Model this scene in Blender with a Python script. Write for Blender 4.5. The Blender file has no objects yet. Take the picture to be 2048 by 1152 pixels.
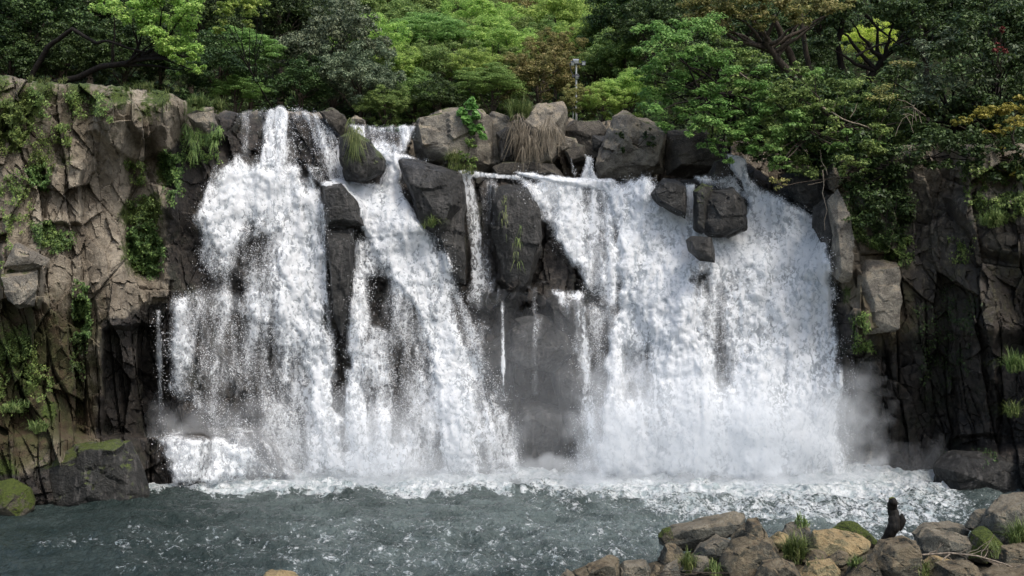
import bpy, bmesh, math, random
import numpy as np
from mathutils import Vector

# ------------------------------------------------------------------ camera, light, exposure
scene = bpy.context.scene
F = 2196.0            # focal length in pixels of the 2048 wide photograph
CZ = 6.2              # eye height over the pool
cam_d = bpy.data.cameras.new('camera')
cam = bpy.data.objects.new('camera', cam_d)
scene.collection.objects.link(cam)
cam.location = (0, 0, CZ)
cam.rotation_euler = (math.radians(90), 0, 0)
cam_d.sensor_width = 36.0
cam_d.lens = 36.0 * F / 2048.0
cam_d.clip_start = 0.5
cam_d.clip_end = 2000
scene.camera = cam

SUN_EL, SUN_AZ = math.radians(56), math.radians(140)     # azimuth clockwise from +Y
world = bpy.data.worlds.new('World')
scene.world = world
world.use_nodes = True
wn = world.node_tree
bg = wn.nodes['Background']
sky = wn.nodes.new('ShaderNodeTexSky')
sky.sky_type = 'NISHITA'
sky.sun_disc = False
sky.sun_elevation = SUN_EL
sky.sun_rotation = SUN_AZ
sky.air_density = 1.2
sky.dust_density = 4.0
sky.ozone_density = 1.0
wn.links.new(sky.outputs[0], bg.inputs[0])
bg.inputs[1].default_value = 0.15
sd = bpy.data.lights.new('sun', 'SUN')
sd.energy = 1.5
sd.angle = math.radians(12.0)
sd.color = (1.0, 0.96, 0.89)
sun = bpy.data.objects.new('sun', sd)
scene.collection.objects.link(sun)
tosun = Vector((math.sin(SUN_AZ) * math.cos(SUN_EL), math.cos(SUN_AZ) * math.cos(SUN_EL), math.sin(SUN_EL)))
sun.rotation_euler = tosun.to_track_quat('Z', 'Y').to_euler()
sun.location = (10, 10, 40)
scene.view_settings.view_transform = 'Standard'
scene.view_settings.look = 'None'
scene.view_settings.gamma = 1
scene.view_settings.exposure = 0.62
cy = scene.cycles
cy.max_bounces = 6
cy.diffuse_bounces = 3
cy.glossy_bounces = 2
cy.transmission_bounces = 3
cy.transparent_max_bounces = 12
cy.volume_bounces = 4
cy.caustics_reflective = False
cy.caustics_refractive = False

# ------------------------------------------------------------------ helpers
C = scene.collection
D2R = math.radians


def P(u, v, Y):
    """the point at depth Y seen at photograph pixel u, v"""
    return ((u - 1024.0) / F * Y, Y, CZ - (v - 576.0) / F * Y)


def hsh(ix, iy, iz=0, seed=0):
    h = (ix.astype(np.int64) * 374761393 + iy.astype(np.int64) * 668265263
         + np.asarray(iz).astype(np.int64) * 2147483647 + seed * 1274126177) & 0xFFFFFFFF
    h = ((h ^ (h >> 13)) * 1103515245) & 0xFFFFFFFF
    h = ((h ^ (h >> 16)) * 2246822519) & 0xFFFFFFFF
    h = h ^ (h >> 15)
    return (h & 0xFFFFFF) / float(0xFFFFFF)


def sm(t):
    return t * t * (3 - 2 * t)


def vn2(x, y, seed=0):
    ix = np.floor(x); iy = np.floor(y)
    fx = sm(x - ix); fy = sm(y - iy)
    a = hsh(ix, iy, 0, seed); b = hsh(ix + 1, iy, 0, seed)
    c = hsh(ix, iy + 1, 0, seed); d = hsh(ix + 1, iy + 1, 0, seed)
    return ((a * (1 - fx) + b * fx) * (1 - fy) + (c * (1 - fx) + d * fx) * fy) * 2 - 1


def vn3(x, y, z, seed=0):
    ix = np.floor(x); iy = np.floor(y); iz = np.floor(z)
    fx = sm(x - ix); fy = sm(y - iy); fz = sm(z - iz)
    r = 0
    for dx in (0, 1):
        for dy in (0, 1):
            for dz in (0, 1):
                w = (fx if dx else 1 - fx) * (fy if dy else 1 - fy) * (fz if dz else 1 - fz)
                r = r + w * hsh(ix + dx, iy + dy, iz + dz, seed)
    return r * 2 - 1


def fbm2(x, y, o=4, seed=0):
    r = 0; a = 1.0; s = 0
    for i in range(o):
        r = r + a * vn2(x * 2 ** i + 17.3 * i, y * 2 ** i - 9.1 * i, seed + i); s += a; a *= .5
    return r / s


def fbm3(x, y, z, o=4, seed=0):
    r = 0; a = 1.0; s = 0
    for i in range(o):
        r = r + a * vn3(x * 2 ** i + 7.3 * i, y * 2 ** i - 9.1 * i, z * 2 ** i + 3.7 * i, seed + i); s += a; a *= .5
    return r / s


def worley(x, y, seed=0, jit=0.9):
    """nearest jittered cell: id hashes, offset to it, distance to border"""
    ix = np.floor(x); iy = np.floor(y)
    f1 = np.full(x.shape, 1e9); f2 = np.full(x.shape, 1e9)
    bx = np.zeros(x.shape); by = np.zeros(x.shape); ci = np.zeros(x.shape); cj = np.zeros(x.shape)
    for dx in (-1, 0, 1):
        for dy in (-1, 0, 1):
            cx = ix + dx; cyy = iy + dy
            px = cx + .5 + (hsh(cx, cyy, 1, seed) - .5) * jit
            py = cyy + .5 + (hsh(cx, cyy, 2, seed) - .5) * jit
            d = np.hypot(px - x, py - y)
            n = d < f1
            f2 = np.where(n, f1, np.minimum(f2, d))
            f1 = np.where(n, d, f1)
            bx = np.where(n, x - px, bx); by = np.where(n, y - py, by)
            ci = np.where(n, cx, ci); cj = np.where(n, cyy, cj)
    return ci, cj, bx, by, f2 - f1


def planes(x, y, amp, tilt, seed, crack=0.05, cd=0.0, jit=0.9):
    """broken rock: every cell has a plane of its own"""
    ci, cj, bx, by, e = worley(x, y, seed, jit)
    h = (hsh(ci, cj, 3, seed) - .5) * 2 * amp
    h = h + ((hsh(ci, cj, 4, seed) - .5) * bx + (hsh(ci, cj, 5, seed) - .5) * by) * 2 * tilt
    h = h - cd * np.clip(1 - e / crack, 0, 1)
    return h


def sdf(poly, U, V):
    """signed distance in pixels, negative inside"""
    p = np.array(poly, float)
    d = np.full(U.shape, 1e18); s = np.zeros(U.shape, bool)
    n = len(p)
    for i in range(n):
        a = p[i]; b = p[(i + 1) % n]
        ex, ey = b - a
        wx = U - a[0]; wy = V - a[1]
        t = np.clip((wx * ex + wy * ey) / (ex * ex + ey * ey + 1e-9), 0, 1)
        d = np.minimum(d, (wx - ex * t) ** 2 + (wy - ey * t) ** 2)
        c = (a[1] > V) != (b[1] > V)
        with np.errstate(divide='ignore', invalid='ignore'):
            xx = (b[0] - a[0]) * (V - a[1]) / (b[1] - a[1]) + a[0]
        s ^= c & (U < xx)
    d = np.sqrt(d)
    return np.where(s, -d, d)


def mask(poly, U, V, soft=8.0, wob=0.0, seed=0):
    W = 0
    if wob:
        W = wob * fbm2(U / 28.0, V / 28.0, 3, seed + 91)
    d = sdf(poly, U, V) + W
    return sm(np.clip(.5 - d / (2 * soft), 0, 1))


def meshdata(name, verts, faces, attrs=None, smooth=True, mat=None, sharp=0):
    """verts (n,3) array; faces (m,k) array or list of such arrays"""
    if isinstance(faces, np.ndarray):
        faces = [faces]
    faces = [f for f in faces if len(f)]
    me = bpy.data.meshes.new(name)
    verts = np.asarray(verts, np.float32)
    me.vertices.add(len(verts)); me.vertices.foreach_set('co', verts.ravel())
    nl = sum(f.size for f in faces); nf = sum(len(f) for f in faces)
    me.loops.add(nl); me.polygons.add(nf)
    me.loops.foreach_set('vertex_index', np.concatenate([f.ravel() for f in faces]).astype(np.int32))
    st = []; o = 0
    for f in faces:
        st.append(o + np.arange(len(f)) * f.shape[1]); o += f.size
    me.polygons.foreach_set('loop_start', np.concatenate(st).astype(np.int32))
    me.update(calc_edges=True)
    me.polygons.foreach_set('use_smooth', np.full(nf, smooth, bool))
    for k, a in (attrs or {}).items():
        at = me.attributes.new(k, 'FLOAT', 'POINT')
        at.data.foreach_set('value', np.asarray(a, np.float32).ravel())
    if mat:
        me.materials.append(mat)
    me.validate()
    if sharp:
        me.set_sharp_from_angle(angle=math.radians(sharp))
    return me


def add(name, me, parent=None):
    o = bpy.data.objects.new(name, me)
    C.objects.link(o)
    if parent:
        o.parent = parent
    return o


def empty(name, loc, label, cat, group=None):
    o = bpy.data.objects.new(name, None)
    o.empty_display_size = 0.3
    C.objects.link(o)
    o.location = loc
    return tag(o, label, cat, group)


def tag(o, label=None, cat=None, group=None, kind=None):
    if label: o['label'] = label
    if cat: o['category'] = cat
    if group: o['group'] = group
    if kind: o['kind'] = kind
    return o


def gridfaces(nr, nc):
    i = np.arange((nr - 1) * (nc - 1)); r = i // (nc - 1); c = i % (nc - 1)
    a = r * nc + c
    return np.stack([a, a + 1, a + nc + 1, a + nc], 1)


class Acc:
    def __init__(s):
        s.v = []; s.q = []; s.t = []; s.a = []; s.n = 0
    def put(s, v, f, a=None):
        v = np.asarray(v, float)
        f = np.asarray(f) + s.n
        (s.q if f.shape[1] == 4 else s.t).append(f)
        s.v.append(v); s.n += len(v)
        s.a.append(np.full(len(v), 0.5) if a is None else a)
    def mesh(s, name, mat, smooth=True):
        fs = []
        if s.q: fs.append(np.concatenate(s.q))
        if s.t: fs.append(np.concatenate(s.t))
        return meshdata(name, np.concatenate(s.v), fs, {'lv': np.concatenate(s.a)}, smooth, mat)


def tube(acc, pts, rad, seg=6, cap=True):
    pts = np.array(pts, float); n = len(pts)
    T = np.gradient(pts, axis=0); T /= np.linalg.norm(T, axis=1)[:, None] + 1e-9
    ref = np.array([0.31, 0.95, 0.1]);
    A = np.cross(T, ref); A /= np.linalg.norm(A, axis=1)[:, None] + 1e-9
    B = np.cross(T, A)
    ang = np.arange(seg) / seg * 2 * np.pi
    R = np.asarray(rad, float)
    if R.ndim == 0: R = np.full(n, float(R))
    v = pts[:, None, :] + R[:, None, None] * (A[:, None, :] * np.cos(ang)[None, :, None] + B[:, None, :] * np.sin(ang)[None, :, None])
    i = np.arange((n - 1) * seg); r = i // seg; c = i % seg
    f = np.stack([r * seg + c, r * seg + (c + 1) % seg, (r + 1) * seg + (c + 1) % seg, (r + 1) * seg + c], 1)
    acc.put(v.reshape(-1, 3), f)
    if cap and seg == 4 or cap and seg == 6:
        k = (n - 1) * seg
        if seg == 6:
            acc.put(v[-1], np.array([[0, 1, 2, 3], [3, 4, 5, 0]]))
            acc.put(v[0], np.array([[0, 5, 4, 3], [3, 2, 1, 0]]))


def wander(a, b, n, amp, rng, sag=0.0):
    a = np.array(a, float); b = np.array(b, float)
    t = np.linspace(0, 1, n)[:, None]
    p = a + (b - a) * t
    L = np.linalg.norm(b - a)
    off = rng.normal(0, 1, (n, 3)); off[0] = 0; off[-1] = 0
    off = np.cumsum(off, 0) - t * np.sum(off, 0)
    p = p + off * amp * L / n
    p[:, 2] += sag * L * np.sin(t[:, 0] * np.pi)
    return p


def leaf_quads(acc, c, nrm, L, W, rng, hang=None):
    """leaf shaped quads, folded along the middle line"""
    n = len(c)
    nrm = nrm / (np.linalg.norm(nrm, axis=1)[:, None] + 1e-9)
    r = rng.normal(0, 1, (n, 3))
    if hang is not None:
        r = r * .5 + hang
    t = r - nrm * np.sum(r * nrm, 1)[:, None]; t /= np.linalg.norm(t, axis=1)[:, None] + 1e-9
    b = np.cross(nrm, t)
    L = (L * rng.uniform(.6, 1.35, n))[:, None]; W = W / 1.0
    w = L * W
    v = np.stack([c - t * L * .5, c + b * w * .5 + nrm * w * .12 - t * L * .05, c + t * L * .5 - nrm * L * .12, c - b * w * .5 + nrm * w * .12 - t * L * .05], 1)
    f = np.arange(n * 4).reshape(n, 4)
    a = np.repeat(rng.uniform(0, 1, n), 4)
    acc.put(v.reshape(-1, 3), f, a)


def pad(acc, rng, c, rad, n, L, W=.55, up=.7, shell=.5, under=.25):
    """one clump of leaves"""
    d = rng.normal(0, 1, (int(n * 1.5) + 4, 3)); d /= np.linalg.norm(d, axis=1)[:, None]
    keep = (d[:, 2] > -.15) | (rng.uniform(0, 1, len(d)) < under)
    d = d[keep][:n]
    m = len(d)
    r = shell + (1 - shell) * rng.uniform(0, 1, m) ** .6
    r *= (1 + .25 * rng.normal(0, 1, m) * (rng.uniform(0, 1, m) < .3)) * (1 + .22 * fbm3(d[:, 0] * 2.5 + c[0], d[:, 1] * 2.5 + c[1], d[:, 2] * 2.5 + c[2], 2, 5))
    pt = np.array(c)[None] + d * r[:, None] * np.array(rad)[None]
    nr = d * .8 + np.array([0, 0, up]) + rng.normal(0, .38, (m, 3))
    leaf_quads(acc, pt, nr, L, W, rng)


# ------------------------------------------------------------------ materials
class NT:
    def __init__(s, name):
        s.m = bpy.data.materials.new(name); s.m.use_nodes = True
        s.t = s.m.node_tree; s.t.nodes.clear()
        s.out = s.n('ShaderNodeOutputMaterial')
    def n(s, typ, **kw):
        x = s.t.nodes.new(typ)
        for k, v in kw.items():
            setattr(x, k, v)
        return x
    def l(s, a, b): s.t.links.new(a, b)
    def val(s, x, sock):
        if isinstance(x, (int, float)): sock.default_value = x
        elif isinstance(x, (tuple, list)): sock.default_value = tuple(x) + ((1,) if len(x) == 3 and sock.type == 'RGBA' else ())
        else: s.l(x, sock)
    def math(s, op, a, b=0.0, c=None, clamp=False):
        x = s.n('ShaderNodeMath', operation=op); x.use_clamp = clamp
        s.val(a, x.inputs[0]); s.val(b, x.inputs[1])
        if c is not None: s.val(c, x.inputs[2])
        return x.outputs[0]
    def mix(s, f, a, b, blend='MIX'):
        x = s.n('ShaderNodeMix', data_type='RGBA', blend_type=blend)
        s.val(f, x.inputs[0]); s.val(a, x.inputs[6]); s.val(b, x.inputs[7])
        return x.outputs[2]
    def attr(s, name):
        x = s.n('ShaderNodeAttribute'); x.attribute_name = name
        return x.outputs['Fac']
    def coord(s, scale=(1, 1, 1), which='Object'):
        tc = s.n('ShaderNodeTexCoord'); mp = s.n('ShaderNodeMapping')
        mp.inputs['Scale'].default_value = scale
        s.l(tc.outputs[which], mp.inputs[0])
        return mp.outputs[0]
    def noise(s, co, scale, detail=4, rough=.55, dist=0.0):
        x = s.n('ShaderNodeTexNoise')
        s.l(co, x.inputs['Vector'])
        x.inputs['Scale'].default_value = scale; x.inputs['Detail'].default_value = detail
        x.inputs['Roughness'].default_value = rough; x.inputs['Distortion'].default_value = dist
        return x.outputs[0]
    def voro(s, co, scale, feature='F1'):
        x = s.n('ShaderNodeTexVoronoi', feature=feature)
        s.l(co, x.inputs['Vector']); x.inputs['Scale'].default_value = scale
        return x.outputs['Distance']
    def ramp(s, f, a, b):
        """0 below a, 1 above b"""
        x = s.n('ShaderNodeMapRange'); x.interpolation_type = 'SMOOTHSTEP'
        s.val(f, x.inputs[0]); x.inputs[1].default_value = a; x.inputs[2].default_value = b
        return x.outputs[0]
    def bump(s, h, dist, strength=1.0, nrm=None):
        x = s.n('ShaderNodeBump'); x.inputs['Strength'].default_value = strength
        x.inputs['Distance'].default_value = dist
        s.l(h, x.inputs['Height'])
        if nrm: s.l(nrm, x.inputs['Normal'])
        return x.outputs[0]
    def bsdf(s, color, rough=.8, spec=.3, nrm=None, **kw):
        x = s.n('ShaderNodeBsdfPrincipled')
        s.val(color, x.inputs['Base Color']); s.val(rough, x.inputs['Roughness'])
        s.val(spec, x.inputs['Specular IOR Level'])
        if nrm: s.l(nrm, x.inputs['Normal'])
        for k, v in kw.items(): s.val(v, x.inputs[k.replace('_', ' ')])
        return x
    def done(s, sock):
        s.l(sock, s.out.inputs[0]); return s.m


def m_cliff():
    """jointed volcanic rock: dry taupe, brown algae, moss and wet black by attribute"""
    t = NT('cliff_rock')
    co = t.coord()
    n1 = t.noise(co, .8, 5, .6); n2 = t.noise(co, 5, 6, .65); n3 = t.noise(co, 28, 5, .7)
    nv = t.noise(t.coord((1.6, 1.6, .25)), 2.2, 5, .65)
    c = t.mix(t.ramp(n1, .36, .64), (.178, .151, .115), (.325, .285, .222))
    c = t.mix(t.math('MULTIPLY', t.ramp(n2, .42, .7), .75), c, (.085, .068, .05))
    c = t.mix(t.math('MULTIPLY', t.ramp(n3, .52, .72), .5), c, (.40, .35, .28))
    c = t.mix(t.math('MULTIPLY', t.ramp(n3, .48, .3), .6), c, (.07, .055, .045))
    c = t.mix(t.math('MULTIPLY', t.ramp(nv, .5, .72), .45), c, (.10, .08, .06))
    # brown and olive algae film
    al = t.mix(t.ramp(t.noise(co, 1.7, 4, .6), .4, .6), (.062, .044, .024), (.062, .062, .024))
    f = t.math('MULTIPLY', t.attr('algae'), t.ramp(t.math('ADD', nv, t.math('MULTIPLY', t.attr('algae'), .35)), .45, .75))
    c = t.mix(f, c, al)
    # moss
    ms = t.mix(t.ramp(n3, .4, .65), (.022, .035, .008), (.10, .145, .025))
    fm = t.ramp(t.math('ADD', t.math('MULTIPLY', t.attr('moss'), .62), t.math('ADD', t.math('MULTIPLY', n2, .6), t.math('MULTIPLY', n3, .25))), .72, .86)
    c = t.mix(fm, c, ms)
    # wet black rock; also the tree shade painted on the right cliff
    w = t.ramp(t.math('ADD', t.attr('wet'), t.math('MULTIPLY', t.math('SUBTRACT', n2, .5), .8)), .3, .7)
    wc = t.mix(t.ramp(n2, .35, .68), (.014, .013, .0125), (.062, .053, .045))
    wc = t.mix(t.math('MULTIPLY', t.ramp(t.noise(co, 1.1, 5, .6), .5, .68), .35), wc, (.02, .03, .014))
    c = t.mix(w, c, wc)
    r = t.math('SUBTRACT', .88, t.math('MULTIPLY', w, t.math('ADD', .25, t.math('MULTIPLY', n3, .25))))
    b = t.bump(n2, .14, .8)
    b = t.bump(n3, .035, .9, b)
    b = t.bump(t.noise(co, 11, 2, .5, 2.0), .05, .5, b)
    return t.done(t.bsdf(c, r, .35, b).outputs[0])


def m_boulder(name, c1, c2, c3, moss=0.0, wet=0.0, ochre=0.0, rough=.85):
    t = NT(name)
    c1, c2, c3 = [(a * .97, b_ * 1.06, c_ * 1.02) for a, b_, c_ in (c1, c2, c3)]
    tc = t.n('ShaderNodeTexCoord'); oi = t.n('ShaderNodeObjectInfo')
    ad = t.n('ShaderNodeVectorMath', operation='ADD')
    sc_ = t.n('ShaderNodeVectorMath', operation='SCALE'); sc_.inputs['Scale'].default_value = 40
    t.l(oi.outputs['Location'], sc_.inputs[0])
    t.l(tc.outputs['Object'], ad.inputs[0]); t.l(sc_.outputs[0], ad.inputs[1])
    co = ad.outputs[0]
    n1 = t.noise(co, 2.2, 5, .6); n2 = t.noise(co, 9, 6, .68); n3 = t.noise(co, 45, 4, .7)
    c = t.mix(t.ramp(n1, .38, .62), c1, c2)
    c = t.mix(t.math('MULTIPLY', t.ramp(n2, .5, .75), .7), c, c3)
    c = t.mix(t.math('MULTIPLY', t.ramp(n3, .52, .35), .7), c, tuple(x * .3 for x in c1))  # crevice shade painted into the colour where the bump dips
    c = t.mix(t.math('MULTIPLY', t.ramp(n3, .56, .68), .5), c, tuple(min(.6, x * 1.9) for x in c2))
    g = t.n('ShaderNodeNewGeometry'); sx = t.n('ShaderNodeSeparateXYZ'); t.l(g.outputs['Normal'], sx.inputs[0])
    if ochre:
        f = t.math('MULTIPLY', t.ramp(t.math('ADD', n1, t.math('MULTIPLY', sx.outputs[2], .25)), .55, .7), ochre)
        c = t.mix(f, c, t.mix(t.ramp(n2, .4, .6), (.33, .20, .085), (.48, .34, .17)))
    if moss:
        f = t.ramp(t.math('ADD', t.math('MULTIPLY', sx.outputs[2], .5), t.math('ADD', n1, t.math('MULTIPLY', n2, .3))), 1.12 - moss * .55, 1.3 - moss * .55)
        c = t.mix(f, c, t.mix(t.ramp(n3, .4, .6), (.02, .032, .006), (.085, .11, .018)))
    b = t.bump(n2, .10, .9); b = t.bump(n3, .022, .9, b)
    b = t.bump(t.noise(co, 4, 3, .5, 1.5), .08, .5, b)
    rr = rough
    if wet:
        rr = t.math('SUBTRACT', rough - .1, t.math('MULTIPLY', t.ramp(n1, .4, .6), wet * .38))
        vs = t.n('ShaderNodeMapping'); vs.inputs['Scale'].default_value = (1, 1, .15); t.l(co, vs.inputs[0])
        c = t.mix(t.math('MULTIPLY', t.ramp(t.noise(vs.outputs[0], 7, 4, .6), .52, .66), .7), c, (.085, .08, .075))
    return t.done(t.bsdf(c, rr, .3 + wet * .25, b).outputs[0])


def m_leaf(name, dark, mid, light, trans=.35, gl=.25, rough=.5):
    t = NT(name)
    oi = t.n('ShaderNodeObjectInfo')
    lv = t.attr('lv')
    co = t.coord(which='Object')
    n = t.noise(co, 1.3, 2)
    c = t.mix(t.ramp(lv, .0, .75), dark, mid)
    c = t.mix(t.math('MULTIPLY', t.ramp(t.math('ADD', t.math('MULTIPLY', lv, .5), n), .72, 1.05), .85), c, light)
    hv = t.n('ShaderNodeHueSaturation'); hv.inputs['Saturation'].default_value = .92
    t.val(c, hv.inputs['Color'])
    t.val(t.math('ADD', .478, t.math('MULTIPLY', oi.outputs['Random'], .03)), hv.inputs['Hue'])
    t.val(t.math('ADD', .85, t.math('MULTIPLY', oi.outputs['Random'], .3)), hv.inputs['Value'])
    c = hv.outputs[0]
    p = t.bsdf(c, rough, gl)
    tr = t.n('ShaderNodeBsdfTranslucent'); t.val(t.mix(.5, c, (.14, .2, .01), 'ADD') if False else c, tr.inputs[0])
    mx = t.n('ShaderNodeMixShader'); mx.inputs[0].default_value = trans
    t.l(p.outputs[0], mx.inputs[1]); t.l(tr.outputs[0], mx.inputs[2])
    return t.done(mx.outputs[0])


def m_bark(name, a, b):
    t = NT(name)
    co = t.coord((1, 1, .35))
    n = t.noise(co, 14, 5, .7)
    c = t.mix(t.ramp(n, .35, .65), a, b)
    return t.done(t.bsdf(c, .9, .2, t.bump(n, .03, .9)).outputs[0])


def m_plain(name, c, rough=.5, metal=0.0, var=.15):
    t = NT(name)
    n = t.noise(t.coord(), 12, 4)
    c2 = t.mix(t.math('MULTIPLY', n, var * 2), c, tuple(x * .45 for x in c))
    return t.done(t.bsdf(c2, rough, .5, t.bump(n, .004, .4), Metallic=metal).outputs[0])


def m_fall(name, vk):
    """aerated water: broken white film, gaps by coverage attribute"""
    t = NT(name)
    tc = t.n('ShaderNodeTexCoord')
    # warp the lookup so the shreds curl
    wn_ = t.n('ShaderNodeTexNoise'); t.l(tc.outputs['Object'], wn_.inputs['Vector'])
    wn_.inputs['Scale'].default_value = 5.0; wn_.inputs['Detail'].default_value = 2
    sb = t.n('ShaderNodeVectorMath', operation='SUBTRACT'); t.l(wn_.outputs['Color'], sb.inputs[0]); sb.inputs[1].default_value = (.5, .5, .5)
    scl = t.n('ShaderNodeVectorMath', operation='SCALE'); t.l(sb.outputs[0], scl.inputs[0]); scl.inputs['Scale'].default_value = .28
    ad = t.n('ShaderNodeVectorMath', operation='ADD'); t.l(tc.outputs['Object'], ad.inputs[0]); t.l(scl.outputs[0], ad.inputs[1])
    def mp(sc):
        m = t.n('ShaderNodeMapping'); m.inputs['Scale'].default_value = sc; t.l(ad.outputs[0], m.inputs[0]); return m.outputs[0]
    fine = t.noise(mp((1, 1, .62)), 8.5, 4, .62)
    streak = t.noise(mp((1, 1, .13)), 9.0, 4, .6)
    st = t.attr('streak')
    f = t.n('ShaderNodeMix', data_type='FLOAT'); t.l(st, f.inputs[0]); t.l(fine, f.inputs[2]); t.l(streak, f.inputs[3])
    fi = f.outputs[0]
    de = t.attr('dens')
    ridge = t.math('SUBTRACT', .66, t.math('MULTIPLY', t.math('ABSOLUTE', t.math('SUBTRACT', fi, .5)), 2.2))
    f2 = t.n('ShaderNodeMix', data_type='FLOAT'); t.l(t.math('MULTIPLY', t.math('SUBTRACT', .68, de), 2.6, clamp=True), f2.inputs[0]); t.l(fi, f2.inputs[2]); t.l(ridge, f2.inputs[3])
    fi = f2.outputs[0]
    coarse = t.math('ADD', t.math('MULTIPLY', t.noise(mp((1, 1, .35)), 1.3, 3, .6), .5), t.math('MULTIPLY', t.noise(mp((1, 1, .12)), 3.0, 4, .6), .5))
    n = t.math('ADD', t.math('MULTIPLY', fi, .62), t.math('MULTIPLY', coarse, .38))
    th = t.math('SUBTRACT', .725, t.math('MULTIPLY', t.attr('dens'), .385))
    a = t.ramp(t.math('SUBTRACT', n, th), -.03, .045)
    veil = t.math('MULTIPLY', t.ramp(t.math('ADD', de, t.math('MULTIPLY', t.math('SUBTRACT', coarse, .5), 1.6)), .22, .80), .62)
    veil = t.math('ADD', veil, t.math('MULTIPLY', t.ramp(de, .5, .78), .32), clamp=True)
    veil = t.math('MULTIPLY', veil, vk)
    a = t.math('MAXIMUM', a, veil)
    # fade out the very thin rim
    a = t.math('MULTIPLY', a, t.ramp(t.attr('dens'), .02, .12))
    shade = t.mix(t.ramp(t.math('ADD', t.math('MULTIPLY', fi, .6), t.math('MULTIPLY', coarse, .4)), .38, .53), (.48, .53, .58), (.84, .865, .89))
    b = t.bump(fi, .11, .8)
    p = t.bsdf(shade, .45, .3, b)
    tr = t.n('ShaderNodeBsdfTranslucent'); tr.inputs[0].default_value = (.85, .9, .95, 1)
    mx = t.n('ShaderNodeMixShader'); mx.inputs[0].default_value = .3
    t.l(p.outputs[0], mx.inputs[1]); t.l(tr.outputs[0], mx.inputs[2])
    tp = t.n('ShaderNodeBsdfTransparent')
    m2 = t.n('ShaderNodeMixShader'); t.l(a, m2.inputs[0]); t.l(tp.outputs[0], m2.inputs[1]); t.l(mx.outputs[0], m2.inputs[2])
    return t.done(m2.outputs[0])


def m_drop():
    t = NT('spray_drop')
    p = t.bsdf((.9, .92, .95), .3, .5)
    tr = t.n('ShaderNodeBsdfTranslucent'); tr.inputs[0].default_value = (.9, .93, .96, 1)
    mx = t.n('ShaderNodeMixShader'); mx.inputs[0].default_value = .35
    t.l(p.outputs[0], mx.inputs[1]); t.l(tr.outputs[0], mx.inputs[2])
    return t.done(mx.outputs[0])


def m_pool():
    t = NT('pool_water')
    co = t.coord((1, .75, 1))
    n1 = t.noise(co, 4.0, 5, .6, .6); n2 = t.noise(co, 13, 4, .6, .4)
    fo = t.attr('foam_and_glints')
    nf = t.math('ADD', t.math('MULTIPLY', t.noise(co, 2.6, 6, .68, 1.2), .6), t.math('MULTIPLY', n2, .4))
    a = t.ramp(t.math('SUBTRACT', nf, t.math('SUBTRACT', .74, t.math('MULTIPLY', fo, .38))), -.05, .10)
    aer_reflection = t.attr('aer_reflection')
    base = t.mix(aer_reflection, (.009, .019, .017), (.112, .142, .138))
    c = t.mix(a, base, t.mix(t.ramp(n1, .35, .62), (.32, .38, .395), (.64, .67, .685)))
    r = t.math('ADD', .06, t.math('MULTIPLY', a, .5))
    b = t.bump(n1, .26, 1.0); b = t.bump(n2, .08, 1.0, b)
    p = t.bsdf(c, r, .5, b)
    p.inputs['IOR'].default_value = 1.33
    return t.done(p.outputs[0])


def m_mist(name, dens):
    t = NT(name)
    v = t.n('ShaderNodeVolumePrincipled')
    v.inputs['Color'].default_value = (.94, .97, 1, 1)
    v.inputs['Density'].default_value = dens
    v.inputs['Anisotropy'].default_value = -.15
    t.l(v.outputs[0], t.out.inputs['Volume'])
    return t.m


M = {}
M['cliff'] = m_cliff()
M['dark_rock'] = m_boulder('wet_rock', (.009, .0085, .0085), (.024, .022, .021), (.05, .044, .039), wet=1, moss=0)
M['moss_rock'] = m_boulder('mossy_wet_rock', (.01, .0095, .009), (.025, .023, .021), (.05, .043, .036), wet=.8, moss=.5)
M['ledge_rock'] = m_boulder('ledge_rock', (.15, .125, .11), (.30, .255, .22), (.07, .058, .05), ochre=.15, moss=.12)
M['ledge_dark'] = m_boulder('dark_ledge_rock', (.05, .042, .038), (.11, .09, .078), (.17, .14, .12), moss=.1)  # darker tone of the ledge rock
M['bank_grey'] = m_boulder('grey_bank_rock', (.075, .07, .062), (.175, .16, .14), (.03, .027, .023), ochre=.15)
M['bank_brown'] = m_boulder('brown_bank_rock', (.045, .039, .031), (.115, .102, .083), (.21, .185, .15), ochre=.18)
M['bank_ochre'] = m_boulder('ochre_bank_rock', (.14, .115, .07), (.29, .24, .145), (.10, .082, .06), ochre=.45)
M['bank_moss'] = m_boulder('mossy_bank_rock', (.09, .075, .06), (.16, .13, .10), (.05, .04, .03), moss=.95)
M['leaf_bright'] = m_leaf('bright_leaf', (.15, .28, .045), (.31, .50, .085), (.54, .68, .17), .45)
M['leaf_mid'] = m_leaf('mid_leaf', (.08, .155, .038), (.18, .30, .07), (.33, .46, .12), .4)
M['leaf_dark'] = m_leaf('dark_leaf', (.018, .042, .012), (.045, .09, .022), (.10, .17, .04), .2, .3)
M['leaf_grey'] = m_leaf('grey_leaf', (.05, .08, .045), (.12, .17, .09), (.24, .29, .16), .2, .3)
M['leaf_bronze'] = m_leaf('bronze_leaf', (.12, .14, .035), (.26, .28, .08), (.48, .42, .15), .35)
M['leaf_lime_sun'] = m_leaf('lime_leaf_painted_sun', (.34, .44, .04), (.55, .66, .08), (.75, .78, .16), .5)  # brighter leaf colour with the sunlight of the gap painted in
M['leaf_ivy'] = m_leaf('ivy_leaf', (.04, .085, .022), (.095, .175, .045), (.22, .33, .08), .3)
M['leaf_gold'] = m_leaf('gold_leaf', (.16, .18, .02), (.34, .34, .04), (.50, .46, .07), .4)
M['leaf_fresh'] = m_leaf('fresh_leaf', (.09, .21, .045), (.19, .38, .08), (.34, .54, .15), .45)
M['leaf_red'] = m_leaf('red_leaf', (.08, .02, .012), (.18, .035, .025), (.26, .06, .04), .3)
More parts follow.
